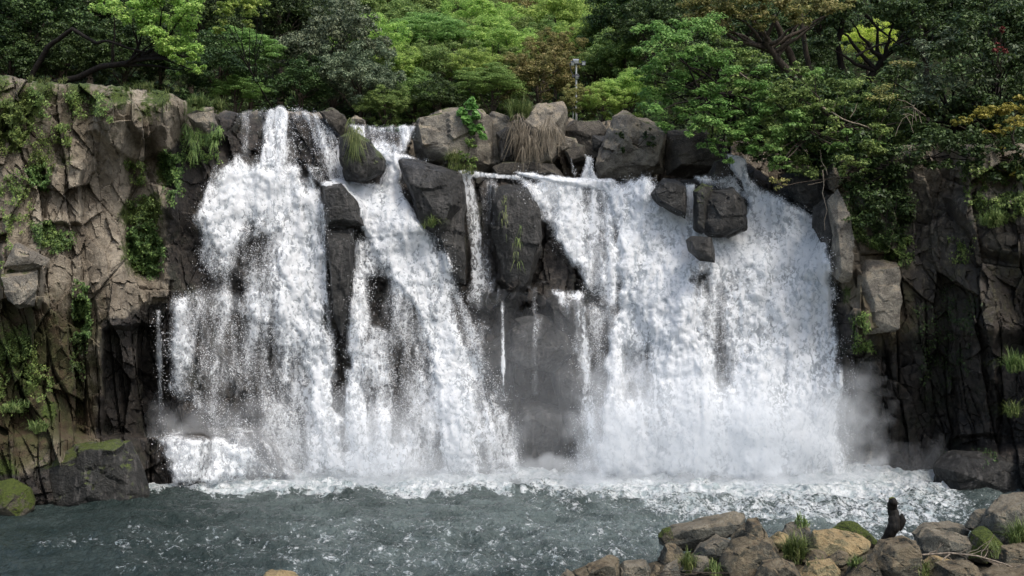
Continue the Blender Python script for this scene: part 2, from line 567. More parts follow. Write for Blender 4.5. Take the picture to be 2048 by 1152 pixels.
M['grass'] = m_leaf('grass_blade', (.05, .09, .02), (.12, .19, .045), (.26, .31, .10), .3)
M['dry'] = m_leaf('dry_grass_blade', (.10, .088, .058), (.19, .165, .11), (.30, .27, .19), .2)
M['bark'] = m_bark('bark', (.03, .024, .02), (.085, .07, .055))
M['bark_dark'] = m_bark('dark_bark', (.006, .005, .005), (.018, .015, .012))
M['twig'] = m_bark('dry_twig', (.16, .13, .10), (.30, .255, .20))
M['fall'] = m_fall('white_water', .97)
M['fall_thin'] = m_fall('thin_white_water', .7)
M['drop'] = m_drop()
M['pool'] = m_pool()

# ------------------------------------------------------------------ the rock wall as a depth field
CP = np.array([
    (-80, 150, 31.6), (-80, 600, 31.4), (-80, 860, 31.3), (-80, 1020, 31.0),
    (60, 160, 32.4), (60, 600, 32.2), (60, 860, 32.5), (60, 1010, 31.9), (200, 175, 33.3), (200, 600, 33.2), (200, 850, 33.8), (200, 1000, 33.2),
    (320, 195, 34.4), (300, 400, 34.5), (330, 600, 35.0), (310, 850, 35.6), (290, 960, 34.9), (440, 230, 36.4), (420, 330, 36.5), (400, 500, 36.3),
    (500, 225, 37.7), (500, 330, 37.2), (500, 600, 36.6), (500, 940, 36.3), (620, 230, 37.9), (620, 400, 37.4), (640, 700, 36.9), (640, 940, 36.6),
    (750, 260, 38.9), (760, 320, 38.3), (760, 460, 37.4), (760, 700, 36.9), (760, 950, 36.5), (900, 350, 37.9), (900, 600, 37.6), (920, 950, 36.9),
    (1050, 360, 38.2), (1050, 560, 37.9), (1100, 700, 37.8), (1100, 950, 37.6), (1200, 360, 38.5), (1200, 600, 37.8), (1250, 940, 36.9),
    (1350, 400, 38.0), (1400, 650, 37.0), (1400, 940, 36.4), (1500, 400, 38.2), (1520, 600, 37.1), (1520, 940, 36.3), (1620, 430, 37.6), (1640, 650, 37.2),
    (1690, 350, 35.7), (1680, 470, 35.6), (1720, 650, 35.6), (1700, 930, 37.3), (1850, 350, 34.8), (1850, 650, 35.2), (1870, 940, 36.6),
    (2000, 350, 33.6), (2000, 650, 33.9), (2000, 970, 34.6), (2140, 350, 32.8), (2140, 650, 33.0), (2140, 980, 33.6)], float)


def base_depth(U, V):
    num = np.zeros(U.shape); den = np.zeros(U.shape)
    for (u, v, y) in CP:
        w = 1.0 / (((U - u) / 1.0) ** 2 + ((V - v) * .62) ** 2 + 900.0) ** 1.9
        num += w * y; den += w
    return num / den


# blocks that stand proud of the wall (negative: recesses): polygon, metres, soft px
BLOCKS = [
    ([(-80, 872), (60, 868), (200, 878), (272, 890), (300, 975), (250, 1005), (-80, 1030)], .9, 16),   # foot ledge
    ([(300, 868), (520, 866), (600, 960), (300, 985)], .9, 14),
    ([(255, 250), (345, 330), (320, 560), (250, 560), (250, 400)], -.8, 14),           # green gully
    ([(205, 660), (320, 650), (320, 870), (205, 870)], -1.1, 6),                        # dark recess
    ([(110, 330), (165, 320), (160, 445), (90, 445)], .45, 5),
    ([(190, 200), (330, 200), (345, 300), (270, 330), (180, 260)], .5, 9),
    ([(20, 485), (95, 525), (75, 615), (0, 600), (0, 490)], .7, 6),
    ([(150, 600), (170, 600), (172, 870), (148, 870)], -.5, 5),
    ([(650, 455), (710, 460), (706, 640), (660, 640)], .75, 8),
    ([(640, 366), (690, 368), (726, 420), (722, 456), (648, 456)], .7, 8),
    ([(596, 315), (640, 300), (660, 365), (630, 372)], .4, 8),
    ([(985, 372), (1060, 368), (1085, 470), (1040, 600), (1000, 560), (985, 450)], .75, 7),
    ([(860, 430), (925, 400), (935, 560), (900, 540)], .5, 6),
    ([(980, 590), (1130, 580), (1150, 700), (1130, 800), (1000, 790), (940, 700)], .35, 20),
    ([(1130, 600), (1240, 590), (1240, 940), (1150, 940)], .3, 16),
    ([(1650, 380), (1690, 400), (1700, 560), (1660, 540)], .5, 8),
    ([(1715, 540), (1800, 530), (1785, 660), (1730, 665)], .7, 9),
    ([(1700, 690), (2100, 670), (2100, 900), (1720, 905)], -.7, 24),
    ([(1895, 395), (2060, 380), (2060, 520), (1960, 500)], .5, 14),
    ([(1780, 700), (1800, 700), (1800, 900), (1780, 900)], .4, 8),
    ([(1915, 640), (1995, 620), (1995, 870), (1915, 870)], .35, 6),
    ([(1870, 905), (2100, 890), (2100, 985), (1870, 985)], .9, 12),
]


def rock_depth(U, V, detail=True):
    Y = base_depth(U, V)
    X = (U - 1024) / F * 36; Z = CZ - (V - 576) / F * 36
    for p, h, s in BLOCKS:
        Y = Y - h * mask(p, U, V, s, 7, int(p[0][0]) % 50)
    if detail:
        wx = X + .22 * fbm2(X * .7, Z * .7, 2, 3) + .12 * Z; wz = Z + .22 * fbm2(X * .7 + 9, Z * .7, 2, 4)
        mid = np.clip((U - 330) / 60, 0, 1) * np.clip((1660 - U) / 60, 0, 1)       # calmer behind the falls
        k = 1 - .35 * mid + .75 * np.exp(-((U - 1070) / 90) ** 2) * np.clip((V - 520) / 60, 0, 1)
        Y = Y + k * planes(wx / 1.35, wz / 3.1, .30, .72, 11, .02, -.07)
        Y = Y + k * planes(wx / .62 + 3, wz / 1.25, .085, .36, 12, .04, -.02)
        Y = Y + k * planes(wx / .24 + 3, wz / .36, .03, .10, 13, .1, 0)
        Y = Y - .05 * fbm2(X * 1.2, Z * 1.2, 5, 21)
        low = np.clip((V - 560) / 160, 0, 1) * (1 - mid)                            # columns near the foot of the side walls
        Y = Y + low * planes(wx / .7 + 5, wz / 9.0, .3, .2, 15, .06, -.2)
    return Y


TOP = np.array([(-90, 142), (0, 150), (60, 160), (120, 164), (200, 172), (300, 178), (345, 186), (378, 208), (440, 216), (480, 224), (640, 224), (668, 250), (720, 256),
                (800, 262), (812, 300), (830, 322), (910, 344), (1000, 354), (1100, 360), (1200, 366), (1300, 362), (1400, 356), (1450, 318), (1500, 330), (1560, 372),
                (1625, 376), (1650, 330), (1700, 300), (1900, 285), (2150, 290)], float)


def wall_attrs(U, V):
    wet = np.zeros(U.shape); moss = np.zeros(U.shape); alg = np.zeros(U.shape)
    wet = np.maximum(wet, mask([(335, 300), (450, 215), (1660, 300), (1665, 560), (1720, 700), (1740, 1000), (200, 1000), (205, 645), (330, 600)], U, V, 24, 26, 1))
    wet = np.maximum(wet, .9 * mask([(205, 640), (330, 630), (330, 880), (205, 880)], U, V, 10, 6, 2))
    wet = np.maximum(wet, .85 * mask([(120, 930), (340, 880), (340, 1040), (-90, 1040), (-90, 960)], U, V, 18, 12, 2))
    wet = np.maximum(wet, .85 * mask([(1700, 690), (1850, 640), (2200, 600), (2200, 1040), (1700, 1040)], U, V, 60, 60, 3))
    wet = np.maximum(wet, .58 * mask([(1740, 300), (2200, 440), (2200, 760), (1820, 760)], U, V, 40, 50, 8))  # shade of the overhanging trees, painted on through the wet mask
    alg = np.maximum(alg, mask([(-90, 560), (200, 600), (215, 900), (-90, 980)], U, V, 60, 40, 4))
    alg = np.maximum(alg, .8 * mask([(1700, 560), (2200, 440), (2200, 900), (1700, 880)], U, V, 60, 40, 5))
    alg = np.maximum(alg, .4 * mask([(-90, 140), (360, 180), (330, 260), (-90, 330)], U, V, 40, 40, 6))
    for c, r, a in [((20, 240), 60, .8), ((0, 165), 50, .7), ((90, 172), 55, .75), ((160, 178), 45, .8), ((240, 184), 50, .75), ((320, 190), 45, .8), ((390, 222), 40, .8), ((60, 210), 60, .75), ((200, 200), 60, .6), ((300, 215), 50, .65), ((80, 340), 45, .65), ((130, 320), 35, .6), ((285, 500), 60, 1), ((300, 420), 45, .9),
                    ((400, 290), 50, .95), ((345, 340), 50, .95), ((260, 430), 40, .8), ((160, 640), 26, .9), ((30, 700), 70, .8), ((60, 760), 60, .7), ((20, 560), 40, .7), ((0, 970), 60, 1.1),
                    ((170, 960), 60, .9), ((90, 960), 50, .8), ((100, 820), 30, .8), ((1690, 590), 28, .7), ((1720, 640), 24, .8), ((1700, 450), 30, .8), ((1900, 560), 90, .5), ((1990, 420), 60, .7), ((1830, 760), 60, .55),
                    ((2020, 720), 50, .7), ((870, 440), 22, .8), ((1010, 430), 16, .7), ((1040, 500), 14, .7), ((260, 720), 60, .45), ((1950, 940), 60, .5), ((1800, 520), 70, .5)]:
        d = np.hypot(U - c[0], (V - c[1]) * .8)
        moss = np.maximum(moss, a * np.clip(1.25 - d / r, 0, 1))
    return wet, moss, alg


def wall(name, u0, u1, label_kind, step=2.6, vb=1040):
    us = np.arange(u0, u1 + .1, step)
    nr = int((vb - 200) / step)
    vt = np.interp(us, TOP[:, 0], TOP[:, 1]) + 5 * fbm2(us / 30, us * 0, 4, 77) + 2.5 * fbm2(us / 7, us * 0, 3, 78)
    t = np.linspace(0, 1, nr)[:, None]
    V = vt[None] + (vb - vt[None]) * t
    U = np.broadcast_to(us[None], V.shape)
    Y = rock_depth(U, V)
    # round the lip
    lip = np.clip((V - vt[None]) / 26.0, 0, 1)
    Y = Y + .55 * (1 - np.sqrt(np.clip(1 - (1 - lip) ** 2, 0, 1)))
    X = (U - 1024) / F * Y; Z = CZ - (V - 576) / F * Y
    # overlap the plateau behind the lip
    back = []
    for k, dy in enumerate((.5, 1.2, 2.4, 4.5, 8.0)):
        zz = Z[0] + .25 * (0.12 * k) * 0 + .06 * fbm2(X[0] * 1.5, Y[0] * 0 + dy, 3, 5)
        back.append(np.stack([X[0] * (1 + dy * .004), Y[0] + dy, zz - .02 * dy], 1))
    back = back[::-1]
    G = np.concatenate([np.stack(back), np.stack([X, Y, Z], 2)])
    w, m, a = wall_attrs(U, V)
    nb = len(back)
    ext = lambda q: np.concatenate([np.repeat(q[:1], nb, 0), q]).ravel()
    me = meshdata(name, G.reshape(-1, 3), gridfaces(G.shape[0], G.shape[1]), {'wet': ext(w), 'moss': ext(m), 'algae': ext(a)}, True, M['cliff'], 24)
    o = add(name, me)
    tag(o, kind='structure')
    return o


wall('rock_cliff', -90, 392, 0, 2.0)
wall('falls_rock_face', 392 - 1.0, 1650, 0)
wall('shaded_cliff', 1649, 2150, 0, 2.0)

us = np.arange(800, 1640, 3.0); tt_ = np.array([(800, 262), (850, 240), (1000, 236), (1040, 246), (1120, 232), (1180, 246), (1240, 236), (1330, 262), (1450, 280), (1640, 300)], float)
vt = np.interp(us, tt_[:, 0], tt_[:, 1]) + 7 * fbm2(us / 30, us * 0, 4, 7)
V = vt[None] + (400 - vt[None]) * np.linspace(0, 1, 60)[:, None]; U = np.broadcast_to(us[None], V.shape)
Xw = (U - 1024) / F * 40; Zw = CZ - (V - 576) / F * 40
Y = 40.4 + planes(Xw / .9, Zw / 1.6, .35, .7, 71, .04, -.15) + planes(Xw / .35, Zw / .5, .1, .3, 72, .05, -.05)
G = np.stack([(U - 1024) / F * Y, Y, CZ - (V - 576) / F * Y], 2)
G = np.concatenate([G[:1] + np.array([0, 6.0, .1]), G[:1] + np.array([0, .7, .05]), G])
ones = np.ones(G.shape[:2])
me = meshdata('lip_rock_wall', G.reshape(-1, 3), gridfaces(*G.shape[:2]), {'wet': (ones * .42).ravel(), 'moss': (ones * .35).ravel(), 'algae': (ones * .2).ravel()}, True, M['cliff'], 24)
tag(add('lip_rock_wall', me), kind='structure')

# ------------------------------------------------------------------ ground, hill, pool
def hill_z(X, Y):
    s = .50 + .22 * np.clip((np.abs(X + 1) - 7) / 10, 0, 1)
    z = 11.2 + np.clip(Y - 45, 0, None) * s
    z = z + np.clip((-X - 9) / 6, 0, 1) * 1.0
    return z + .5 * fbm2(X * .25, Y * .25, 3, 8)


gx = np.concatenate([np.linspace(-600, -60, 10), np.linspace(-50, 50, 90), np.linspace(60, 600, 10)])
gy = np.concatenate([np.linspace(41.5, 90, 70), np.linspace(95, 200, 12)])
XX, YY = np.meshgrid(gx, gy)
ZZ = hill_z(XX, YY)
ZZ = np.where(YY > 90, ZZ[gy <= 90][-1][None] * 1.0 + (YY - 90) * .3, ZZ)
ZZ[0] = 8.5
t = NT('forest_soil')
n = t.noise(t.coord(), 2.5, 5)
tag(add('hillside', meshdata('hillside', np.stack([XX, YY, ZZ], 2).reshape(-1, 3), gridfaces(*XX.shape), None, True,
    t.done(t.bsdf(t.mix(n, (.006, .009, .004), (.03, .035, .015)), .95, .1, t.bump(n, .3)).outputs[0]))), kind='structure')

# river bed and near bank: one sheet to the horizon
gx = np.concatenate([np.linspace(-900, -30, 12), np.linspace(-28, 28, 113), np.linspace(30, 900, 12)])
gy = np.concatenate([np.linspace(-900, -6, 12), np.linspace(-5, 50, 111), np.linspace(55, 900, 10)])
XX, YY = np.meshgrid(gx, gy)


def bank_z(X, Y):
    sh = 25.6 - .13 * np.clip(X, -40, 40) * 0 - 2.2 * np.clip((4.2 - X) / 2.2, 0, 1) - 30 * np.clip((1.0 - X) / 6, 0, 1)
    sh = sh + .9 * np.clip((X - 9) / 3, 0, 1)
    return np.clip((sh - Y) * .33, -1.6, .42) + np.clip(18 - Y, 0, 30) * .06 * np.clip((X + 1) / 4, 0, 1)


ZZ = bank_z(XX, YY) + .12 * fbm2(XX, YY, 4, 31)
ZZ = np.where(YY > 40, -1.6, ZZ)
t = NT('bank_soil')
n = t.noise(t.coord(), 6, 6)
tag(add('ground', meshdata('ground', np.stack([XX, YY, ZZ], 2).reshape(-1, 3), gridfaces(*XX.shape), None, True,
    t.done(t.bsdf(t.mix(n, (.025, .022, .014), (.10, .085, .06)), .95, .1, t.bump(n, .2)).outputs[0]))), kind='structure')

FOAM_AND_GLINTS = [
    ([(255, 980), (330, 966), (560, 950), (720, 940), (1030, 935), (1030, 985), (880, 992), (700, 985), (560, 990), (400, 988)], 1.0, 14),
    ([(1000, 930), (1700, 925), (1870, 940), (1980, 985), (1700, 1010), (1500, 1010), (1350, 1000), (1200, 1000), (1050, 985)], 1.0, 26),
    ([(1250, 980), (1900, 960), (1980, 1000), (1900, 1060), (1600, 1070), (1300, 1040)], .74, 34),
    ([(1000, 980), (1400, 980), (1400, 1040), (1050, 1040)], .52, 40),
    ([(560, 985), (960, 985), (1000, 1010), (600, 1005)], .45, 12),
    ([(60, 1085), (150, 1060), (330, 1095), (240, 1120), (70, 1110)], .5, 22),  # pale ripple reflections painted in, here and in the broad patches below
    ([(230, 1020), (560, 1030), (620, 1180), (200, 1180)], .42, 60),
    ([(520, 1010), (1400, 1020), (1500, 1180), (520, 1180)], .46, 50),
    ([(1700, 1000), (2060, 980), (2060, 1180), (1700, 1180)], .55, 40)]
pxs = np.arange(-19, 19.01, .055); pys = np.arange(17.5, 38.6, .055)
XX, YY = np.meshgrid(pxs, pys)
UU = 1024 + XX / YY * F; VV = 576 + CZ / YY * F
foam_and_glints = np.zeros(XX.shape)
for p, h, s in FOAM_AND_GLINTS:
    foam_and_glints = np.maximum(foam_and_glints, h * mask(p, UU, VV, s, 10, 3))
aer_reflection = np.clip(.30 + .5 * mask([(500, 960), (2050, 950), (2050, 1160), (700, 1160)], UU, VV, 160) + .25 * mask([(900, 960), (1400, 960), (1400, 1080), (950, 1080)], UU, VV, 60) - .16 * mask([(-900, 960), (420, 960), (300, 1400), (-900, 1400)], UU, VV, 160), 0, 1)  # reflection of the dark cliff painted into the pool's left side
aer_reflection = aer_reflection * np.clip(.9 + .9 * fbm2(XX * 1.1, YY * 1.3, 4, 2), 0, 2)
rough = .35 + .65 * np.clip(foam_and_glints * 1.3, 0, 1)
ZZ = (.25 + rough) * (.25 * fbm2(XX * 1.0, YY * 1.3, 3, 41) + .09 * (1 - np.abs(fbm2(XX * 2.3, YY * 3.0, 3, 43)) * 2) * 1.0 + .06 * fbm2(XX * 5, YY * 5.5, 3, 44)) - .03
ZZ += .05 * np.clip(foam_and_glints - .8, 0, 1) * 5 * np.clip(fbm2(XX * 1.4, YY * 1.4, 4, 46) + .35, 0, 1)
tag(add('pool_water', meshdata('pool_water', np.stack([XX, YY, ZZ], 2).reshape(-1, 3), gridfaces(*XX.shape), {'foam_and_glints': foam_and_glints.ravel(), 'aer_reflection': aer_reflection.ravel()}, True, M['pool'])), kind='structure')

# ------------------------------------------------------------------ the falls
FALLS = {
 'left': dict(label='broad left waterfall in two fanning veils of broken white water', u=(296, 1052), v=(208, 985),
   pos=[([(480, 222), (530, 216), (600, 214), (645, 226), (668, 262), (694, 330), (740, 390), (650, 385), (600, 330), (560, 330), (480, 318)], .36, 6, 1),
        ([(532, 222), (560, 210), (580, 224), (572, 335), (518, 335), (524, 260)], .72, 7, 1),
        ([(592, 216), (640, 224), (668, 262), (694, 335), (720, 385), (665, 385), (640, 310), (604, 240)], .56, 7, 1),
        ([(430, 345), (480, 316), (600, 334), (640, 380), (656, 460), (660, 560), (672, 700), (690, 800), (705, 955), (560, 960), (430, 955), (420, 850), (352, 790), (335, 700), (345, 600), (410, 560), (385, 440)], .56, 16, 0),
        ([(440, 340), (480, 318), (600, 336), (630, 400), (560, 470), (440, 520), (400, 430)], .88, 22, 0),
        ([(560, 380), (640, 380), (656, 520), (668, 700), (680, 800), (700, 950), (640, 950), (600, 700), (550, 520)], .80, 20, 0),
        ([(430, 590), (600, 560), (620, 640), (560, 660), (440, 640)], .72, 20, 0),
        ([(345, 600), (380, 600), (400, 760), (420, 860), (380, 800), (340, 780)], .66, 14, 0),
        ([(306, 872), (440, 866), (510, 900), (570, 960), (440, 972), (350, 972), (322, 900)], .78, 20, .3),
        ([(312, 620), (322, 618), (326, 860), (316, 862)], .55, 6, 1),
        ([(700, 250), (760, 250), (830, 252), (812, 300), (800, 320), (760, 320), (720, 285)], .66, 6, 1),
        ([(725, 285), (790, 300), (850, 322), (805, 322), (805, 380), (835, 440), (862, 470), (730, 480), (700, 400), (640, 370), (680, 352), (760, 370), (772, 330)], .96, 9, 0),
        ([(692, 480), (800, 448), (860, 470), (900, 520), (940, 600), (985, 700), (1015, 800), (1034, 880), (1040, 950), (690, 955), (680, 800), (690, 660), (700, 560)], .64, 20, 0),
        ([(735, 440), (850, 456), (905, 530), (925, 640), (950, 780), (960, 955), (880, 955), (868, 780), (820, 610), (730, 500)], .86, 18, 0),
        ([(694, 520), (720, 520), (728, 700), (735, 950), (695, 950)], .7, 14, 0)],
   neg=[([(500, 235), (520, 235), (520, 310), (502, 310)], .6, 6), ([(588, 245), (612, 245), (640, 330), (600, 330)], .6, 7),
        ([(655, 470), (705, 472), (706, 560), (690, 640), (684, 690), (668, 640), (656, 560)], .95, 7),
        ([(645, 372), (685, 372), (716, 420), (716, 450), (655, 450)], .8, 8),
        ([(735, 555), (775, 560), (780, 660), (740, 650)], .6, 10), ([(760, 520), (840, 620), (850, 800), (780, 900), (740, 700)], .3, 30),
        ([(390, 545), (470, 540), (480, 575), (400, 590)], .35, 14), ([(370, 640), (560, 680), (580, 900), (440, 860), (370, 760)], .2, 40), ([(470, 440), (545, 440), (540, 540), (470, 540)], .2, 24),
        ([(735, 262), (800, 262), (800, 285), (740, 285)], .35, 8)]),
 'mid': dict(label='thin central waterfall trickling down black rock between two big falls', u=(860, 1215), v=(330, 945),
   pos=[([(912, 340), (1040, 352), (1040, 360), (920, 352)], .95, 4, 1), ([(912, 342), (946, 348), (954, 400), (966, 470), (972, 580), (944, 580), (936, 450), (928, 400)], .56, 6, 1),
        ([(958, 352), (1000, 356), (996, 470), (985, 570), (965, 570)], .42, 8, 1), ([(876, 410), (882, 412), (878, 480), (872, 480)], .7, 4, 1),
        ([(930, 545), (1000, 548), (1000, 600), (960, 620), (930, 600)], .45, 14, 0), ([(1002, 600), (1008, 600), (1010, 790), (1004, 790)], .62, 4, 1),
        ([(1060, 575), (1076, 575), (1078, 790), (1060, 790)], .42, 6, 1), ([(1040, 560), (1100, 552), (1110, 566), (1050, 580)], .2, 7, 0),
        ([(1100, 578), (1160, 584), (1180, 640), (1190, 760), (1200, 900), (1165, 900), (1158, 740), (1145, 655), (1118, 610)], .56, 12, .6),
        ([(1040, 640), (1090, 630), (1100, 680), (1050, 690)], .35, 12, 0)], neg=[]),
 'notch': dict(label='tiny cascade dropping through the notch between the peaked block and small stones', u=(1120, 1210), v=(296, 372), Y=38.5,
   pos=[([(1172, 312), (1184, 312), (1188, 340), (1200, 364), (1158, 364), (1166, 340)], .8, 4, .6), ([(1140, 316), (1146, 316), (1152, 352), (1144, 352)], .45, 3, 1)], neg=[]),
 'right': dict(label='widest and heaviest waterfall of dense white water on the right', u=(1025, 1745), v=(296, 965),
   pos=[([(1032, 352), (1130, 358), (1230, 366), (1245, 480), (1245, 640), (1205, 610), (1120, 500), (1068, 420)], .62, 18, 0),
        ([(1030, 344), (1100, 350), (1230, 360), (1230, 384), (1100, 368)], .9, 6, .6),
        ([(1190, 366), (1300, 358), (1345, 400), (1385, 450), (1392, 520), (1400, 620), (1420, 960), (1200, 960), (1196, 820), (1210, 700), (1236, 600), (1230, 450)], .86, 18, 0),
        ([(1130, 610), (1240, 600), (1240, 960), (1130, 960), (1170, 800)], .46, 24, 0),
        ([(1496, 372), (1560, 392), (1632, 430), (1656, 520), (1672, 640), (1688, 740), (1680, 860), (1700, 960), (1390, 960), (1392, 600), (1420, 500), (1478, 470), (1494, 420)], .88, 14, 0),
        ([(1640, 620), (1705, 690), (1700, 850), (1715, 950), (1660, 950)], .42, 12, 0),
        ([(1448, 306), (1492, 318), (1500, 352), (1530, 390), (1490, 392), (1468, 345)], .85, 7, 0), ([(1370, 368), (1392, 366), (1388, 450), (1372, 450)], .82, 6, .5),
        ([(1310, 400), (1500, 480), (1440, 560), (1380, 540)], .9, 20, 0), ([(1390, 354), (1470, 352), (1520, 400), (1480, 400), (1400, 366)], .6, 12, 0)],
   neg=[([(1410, 545), (1585, 545), (1600, 680), (1430, 700)], .24, 30), ([(1385, 530), (1415, 530), (1450, 640), (1470, 780), (1440, 780), (1400, 640)], .26, 20), ([(1250, 700), (1310, 700), (1300, 820), (1245, 800)], .25, 24), ([(1445, 700), (1500, 700), (1500, 820), (1450, 800)], .22, 22)]),
}


def dens_map(d, U, V):
    D = np.zeros(U.shape); S = np.zeros(U.shape)
    for i, (p, h, s, st) in enumerate(d['pos']):
        m = mask(p, U, V, s, s * .8, i)
        D = np.maximum(D, h * m)
        S = np.where(m > .3, st, S)
    if d['label'].startswith('broad'):
        right_ = U > 690
        uf = np.where(right_, 800 + (U - 800 - (V - 400) * .16) * 620 / (V + 60), 540 + (U - 540) * 620 / (V + 60))
    else:
        uf = U
    st2 = fbm2(uf / 17, V / 210, 4, 55)
    D = D * (1 + .34 * st2 * (1 - .5 * np.clip((D - .6) / .35, 0, 1)) + .32 * fbm2(uf / 60, V / 120, 3, 58) - .05)
    for i, (p, h, s) in enumerate(d['neg']):
        D = D * (1 - h * mask(p, U, V, s, s * .8, 30 + i))
    return D, S


def soft_depth(U, V):
    """rock depth the water feels"""
    Y = rock_depth(U, V, False)
    return Y


rngw = np.random.default_rng(5)
for key, d in FALLS.items():
    (ua, ub), (va, vb_) = d['u'], d['v']
    us = np.arange(ua, ub, 3.0); vs = np.arange(va, vb_, 3.0)
    U, V = np.meshgrid(us, vs)
    D, S = dens_map(d, U, V)
    big = key in ('left', 'right')
    root = empty('waterfall', P((ua + ub) / 2, vb_, 36.2), d['label'], 'waterfall')
    rx, ry, rz = root.location
    Xr = (U - 1024) / F * 36; Zr = CZ - (V - 576) / F * 36
    fall = np.clip((V - va) / (vb_ - va), 0, 1)
    Yb = d['Y'] + 0 * U if 'Y' in d else soft_depth(U, V)
    if key == 'mid': Yb = Yb - 1.45 * sm(np.clip((U - 985) / 12, 0, 1)) * sm(np.clip((V - 545) / 30, 0, 1))
    for L, (off, bul, am) in enumerate([(.30, .30, .12), (.62, .80, .22)] if big else [(.34, .1, .05)]):
        Y = Yb - off - bul * D * (.5 + .5 * fall) - 1.6 * am * D * fbm2(Xr * 1.6 + L * 9, Zr * 1.1, 5, 61 + L) - .09 * D * fbm2(Xr * 6 + L * 9, Zr * 4.0, 3, 66 + L)
        DL = D * (1.0 if L == 0 else .93)
        G = np.stack([(U - 1024) / F * Y - rx, Y - ry, CZ - (V - 576) / F * Y - rz], 2).reshape(-1, 3)
        fs = gridfaces(*U.shape)
        keep = DL.ravel()[fs].max(1) > .03
        fs = fs[keep]
        used = np.zeros(len(G), bool); used[fs.ravel()] = True
        mp = np.cumsum(used) - 1
        me = meshdata('water_curtain', G[used], mp[fs], {'dens': DL.ravel()[used], 'streak': S.ravel()[used]}, True, M['fall' if key in ('right', 'notch') else 'fall_thin'])
        add('water_curtain', me, root)
    # flying drops: real little shreds in front of the veils
    N = 45000 if big else 1500
    uu = rngw.uniform(ua, ub, N * 4); vv = rngw.uniform(va, vb_, N * 4)
    DD, SS = dens_map(d, uu, vv)
    cov = np.clip(DD * 1.5, 0, 1) * (1 - .97 * np.clip((DD - .45) / .35, 0, 1))
    cl = fbm2(uu / 26, vv / 34, 3, 15)
    k = rngw.uniform(0, 1, len(uu)) < cov * np.clip(.5 + 1.3 * cl, 0.03, 1) * .9
    uu, vv, DD = uu[k][:N], vv[k][:N], DD[k][:N]
    yy = (d['Y'] if 'Y' in d else soft_depth(uu, vv)) - .35 - rngw.uniform(0, 1, len(uu)) ** 1.5 * (1.0 if big else .2) - .5 * DD * big
    uu = uu + rngw.normal(0, 5, len(uu)) * big
    c = np.stack([(uu - 1024) / F * yy - rx, yy - ry, CZ - (vv - 576) / F * yy - rz], 1)
    a = Acc()
    nr = rngw.normal(0, 1, (len(c), 3)) + np.array([0, -.6, .3])
    leaf_quads(a, c, nr, .036, .5, rngw, hang=np.array([0, 0, -.5]))
    sp = add('spray', a.mesh('spray', M['drop'], False), root)
    tag(sp, kind='stuff')

# ------------------------------------------------------------------ mist at the foot of the falls: one soft closed body of fine spray
MIST = [([(950, 660), (1200, 640), (1260, 960), (960, 975)], .14, 90), ([(1180, 760), (1720, 800), (1740, 985), (1150, 985)], .95, 80),
        ([(330, 850), (700, 840), (720, 985), (330, 985)], .45, 55), ([(680, 820), (1050, 820), (1050, 985), (680, 985)], .6, 60), ([(1560, 890), (1860, 910), (1860, 985), (1560, 985)], .12, 60), ([(560, 915), (1300, 915), (1300, 1000), (560, 1000)], .8, 26),
        ([(1150, 930), (1750, 930), (1760, 1010), (1150, 1010)], 1.2, 34)]
us = np.arange(150, 2040, 6.0); vs = np.arange(500, 1040, 6.0)
U, V = np.meshgrid(us, vs)
T = np.zeros(U.shape)
for p, h, s_ in MIST:
    T = np.maximum(T, h * mask(p, U, V, s_, 40, 9))
T = T * (1 + .9 * fbm2(U / 110, V / 110, 5, 88))
T = np.clip(T, 0, None)
T[0] = T[-1] = 0; T[:, 0] = T[:, -1] = 0
Yc = 35.0 - .0 * U
Yc = np.minimum(Yc, 1e9)
G1 = np.stack([(U - 1024) / F * (Yc - T), Yc - T, CZ - (V - 576) / F * (Yc - T)], 2).reshape(-1, 3)
G2 = np.stack([(U - 1024) / F * Yc, Yc + .012, CZ - (V - 576) / F * Yc], 2).reshape(-1, 3)
fs = gridfaces(*U.shape)
keep = T.ravel()[fs].max(1) > .02
f1 = fs[keep]
nn = len(G1)
# rim faces
ed = np.concatenate([f1[:, [0, 1]], f1[:, [1, 2]], f1[:, [2, 3]], f1[:, [3, 0]]])
key_ = ed[:, 0].astype(np.int64) * nn + ed[:, 1]; rev = ed[:, 1].astype(np.int64) * nn + ed[:, 0]
rim = ed[~np.isin(key_, rev)]
allf = np.concatenate([f1, f1[:, ::-1] + nn, np.stack([rim[:, 1], rim[:, 0], rim[:, 0] + nn, rim[:, 1] + nn], 1)])[:, ::-1]
VV_ = np.concatenate([G1, G2])
used = np.zeros(len(VV_), bool); used[allf.ravel()] = True
mp_ = np.cumsum(used) - 1
tag(add('mist', meshdata('mist', VV_[used], mp_[allf], None, False, m_mist('fine_spray', .75))), 'fine white spray drifting over the foot of the falls', 'mist', kind='stuff')

# ------------------------------------------------------------------ boulders
ICO = {}


def ico(sub):
    if sub not in ICO:
        bm = bmesh.new(); bmesh.ops.create_icosphere(bm, subdivisions=sub, radius=1)
        v = np.array([x.co[:] for x in bm.verts]); f = np.array([[q.index for q in p.verts] for p in bm.faces]); bm.free()
        ICO[sub] = (v, f)
    return ICO[sub]


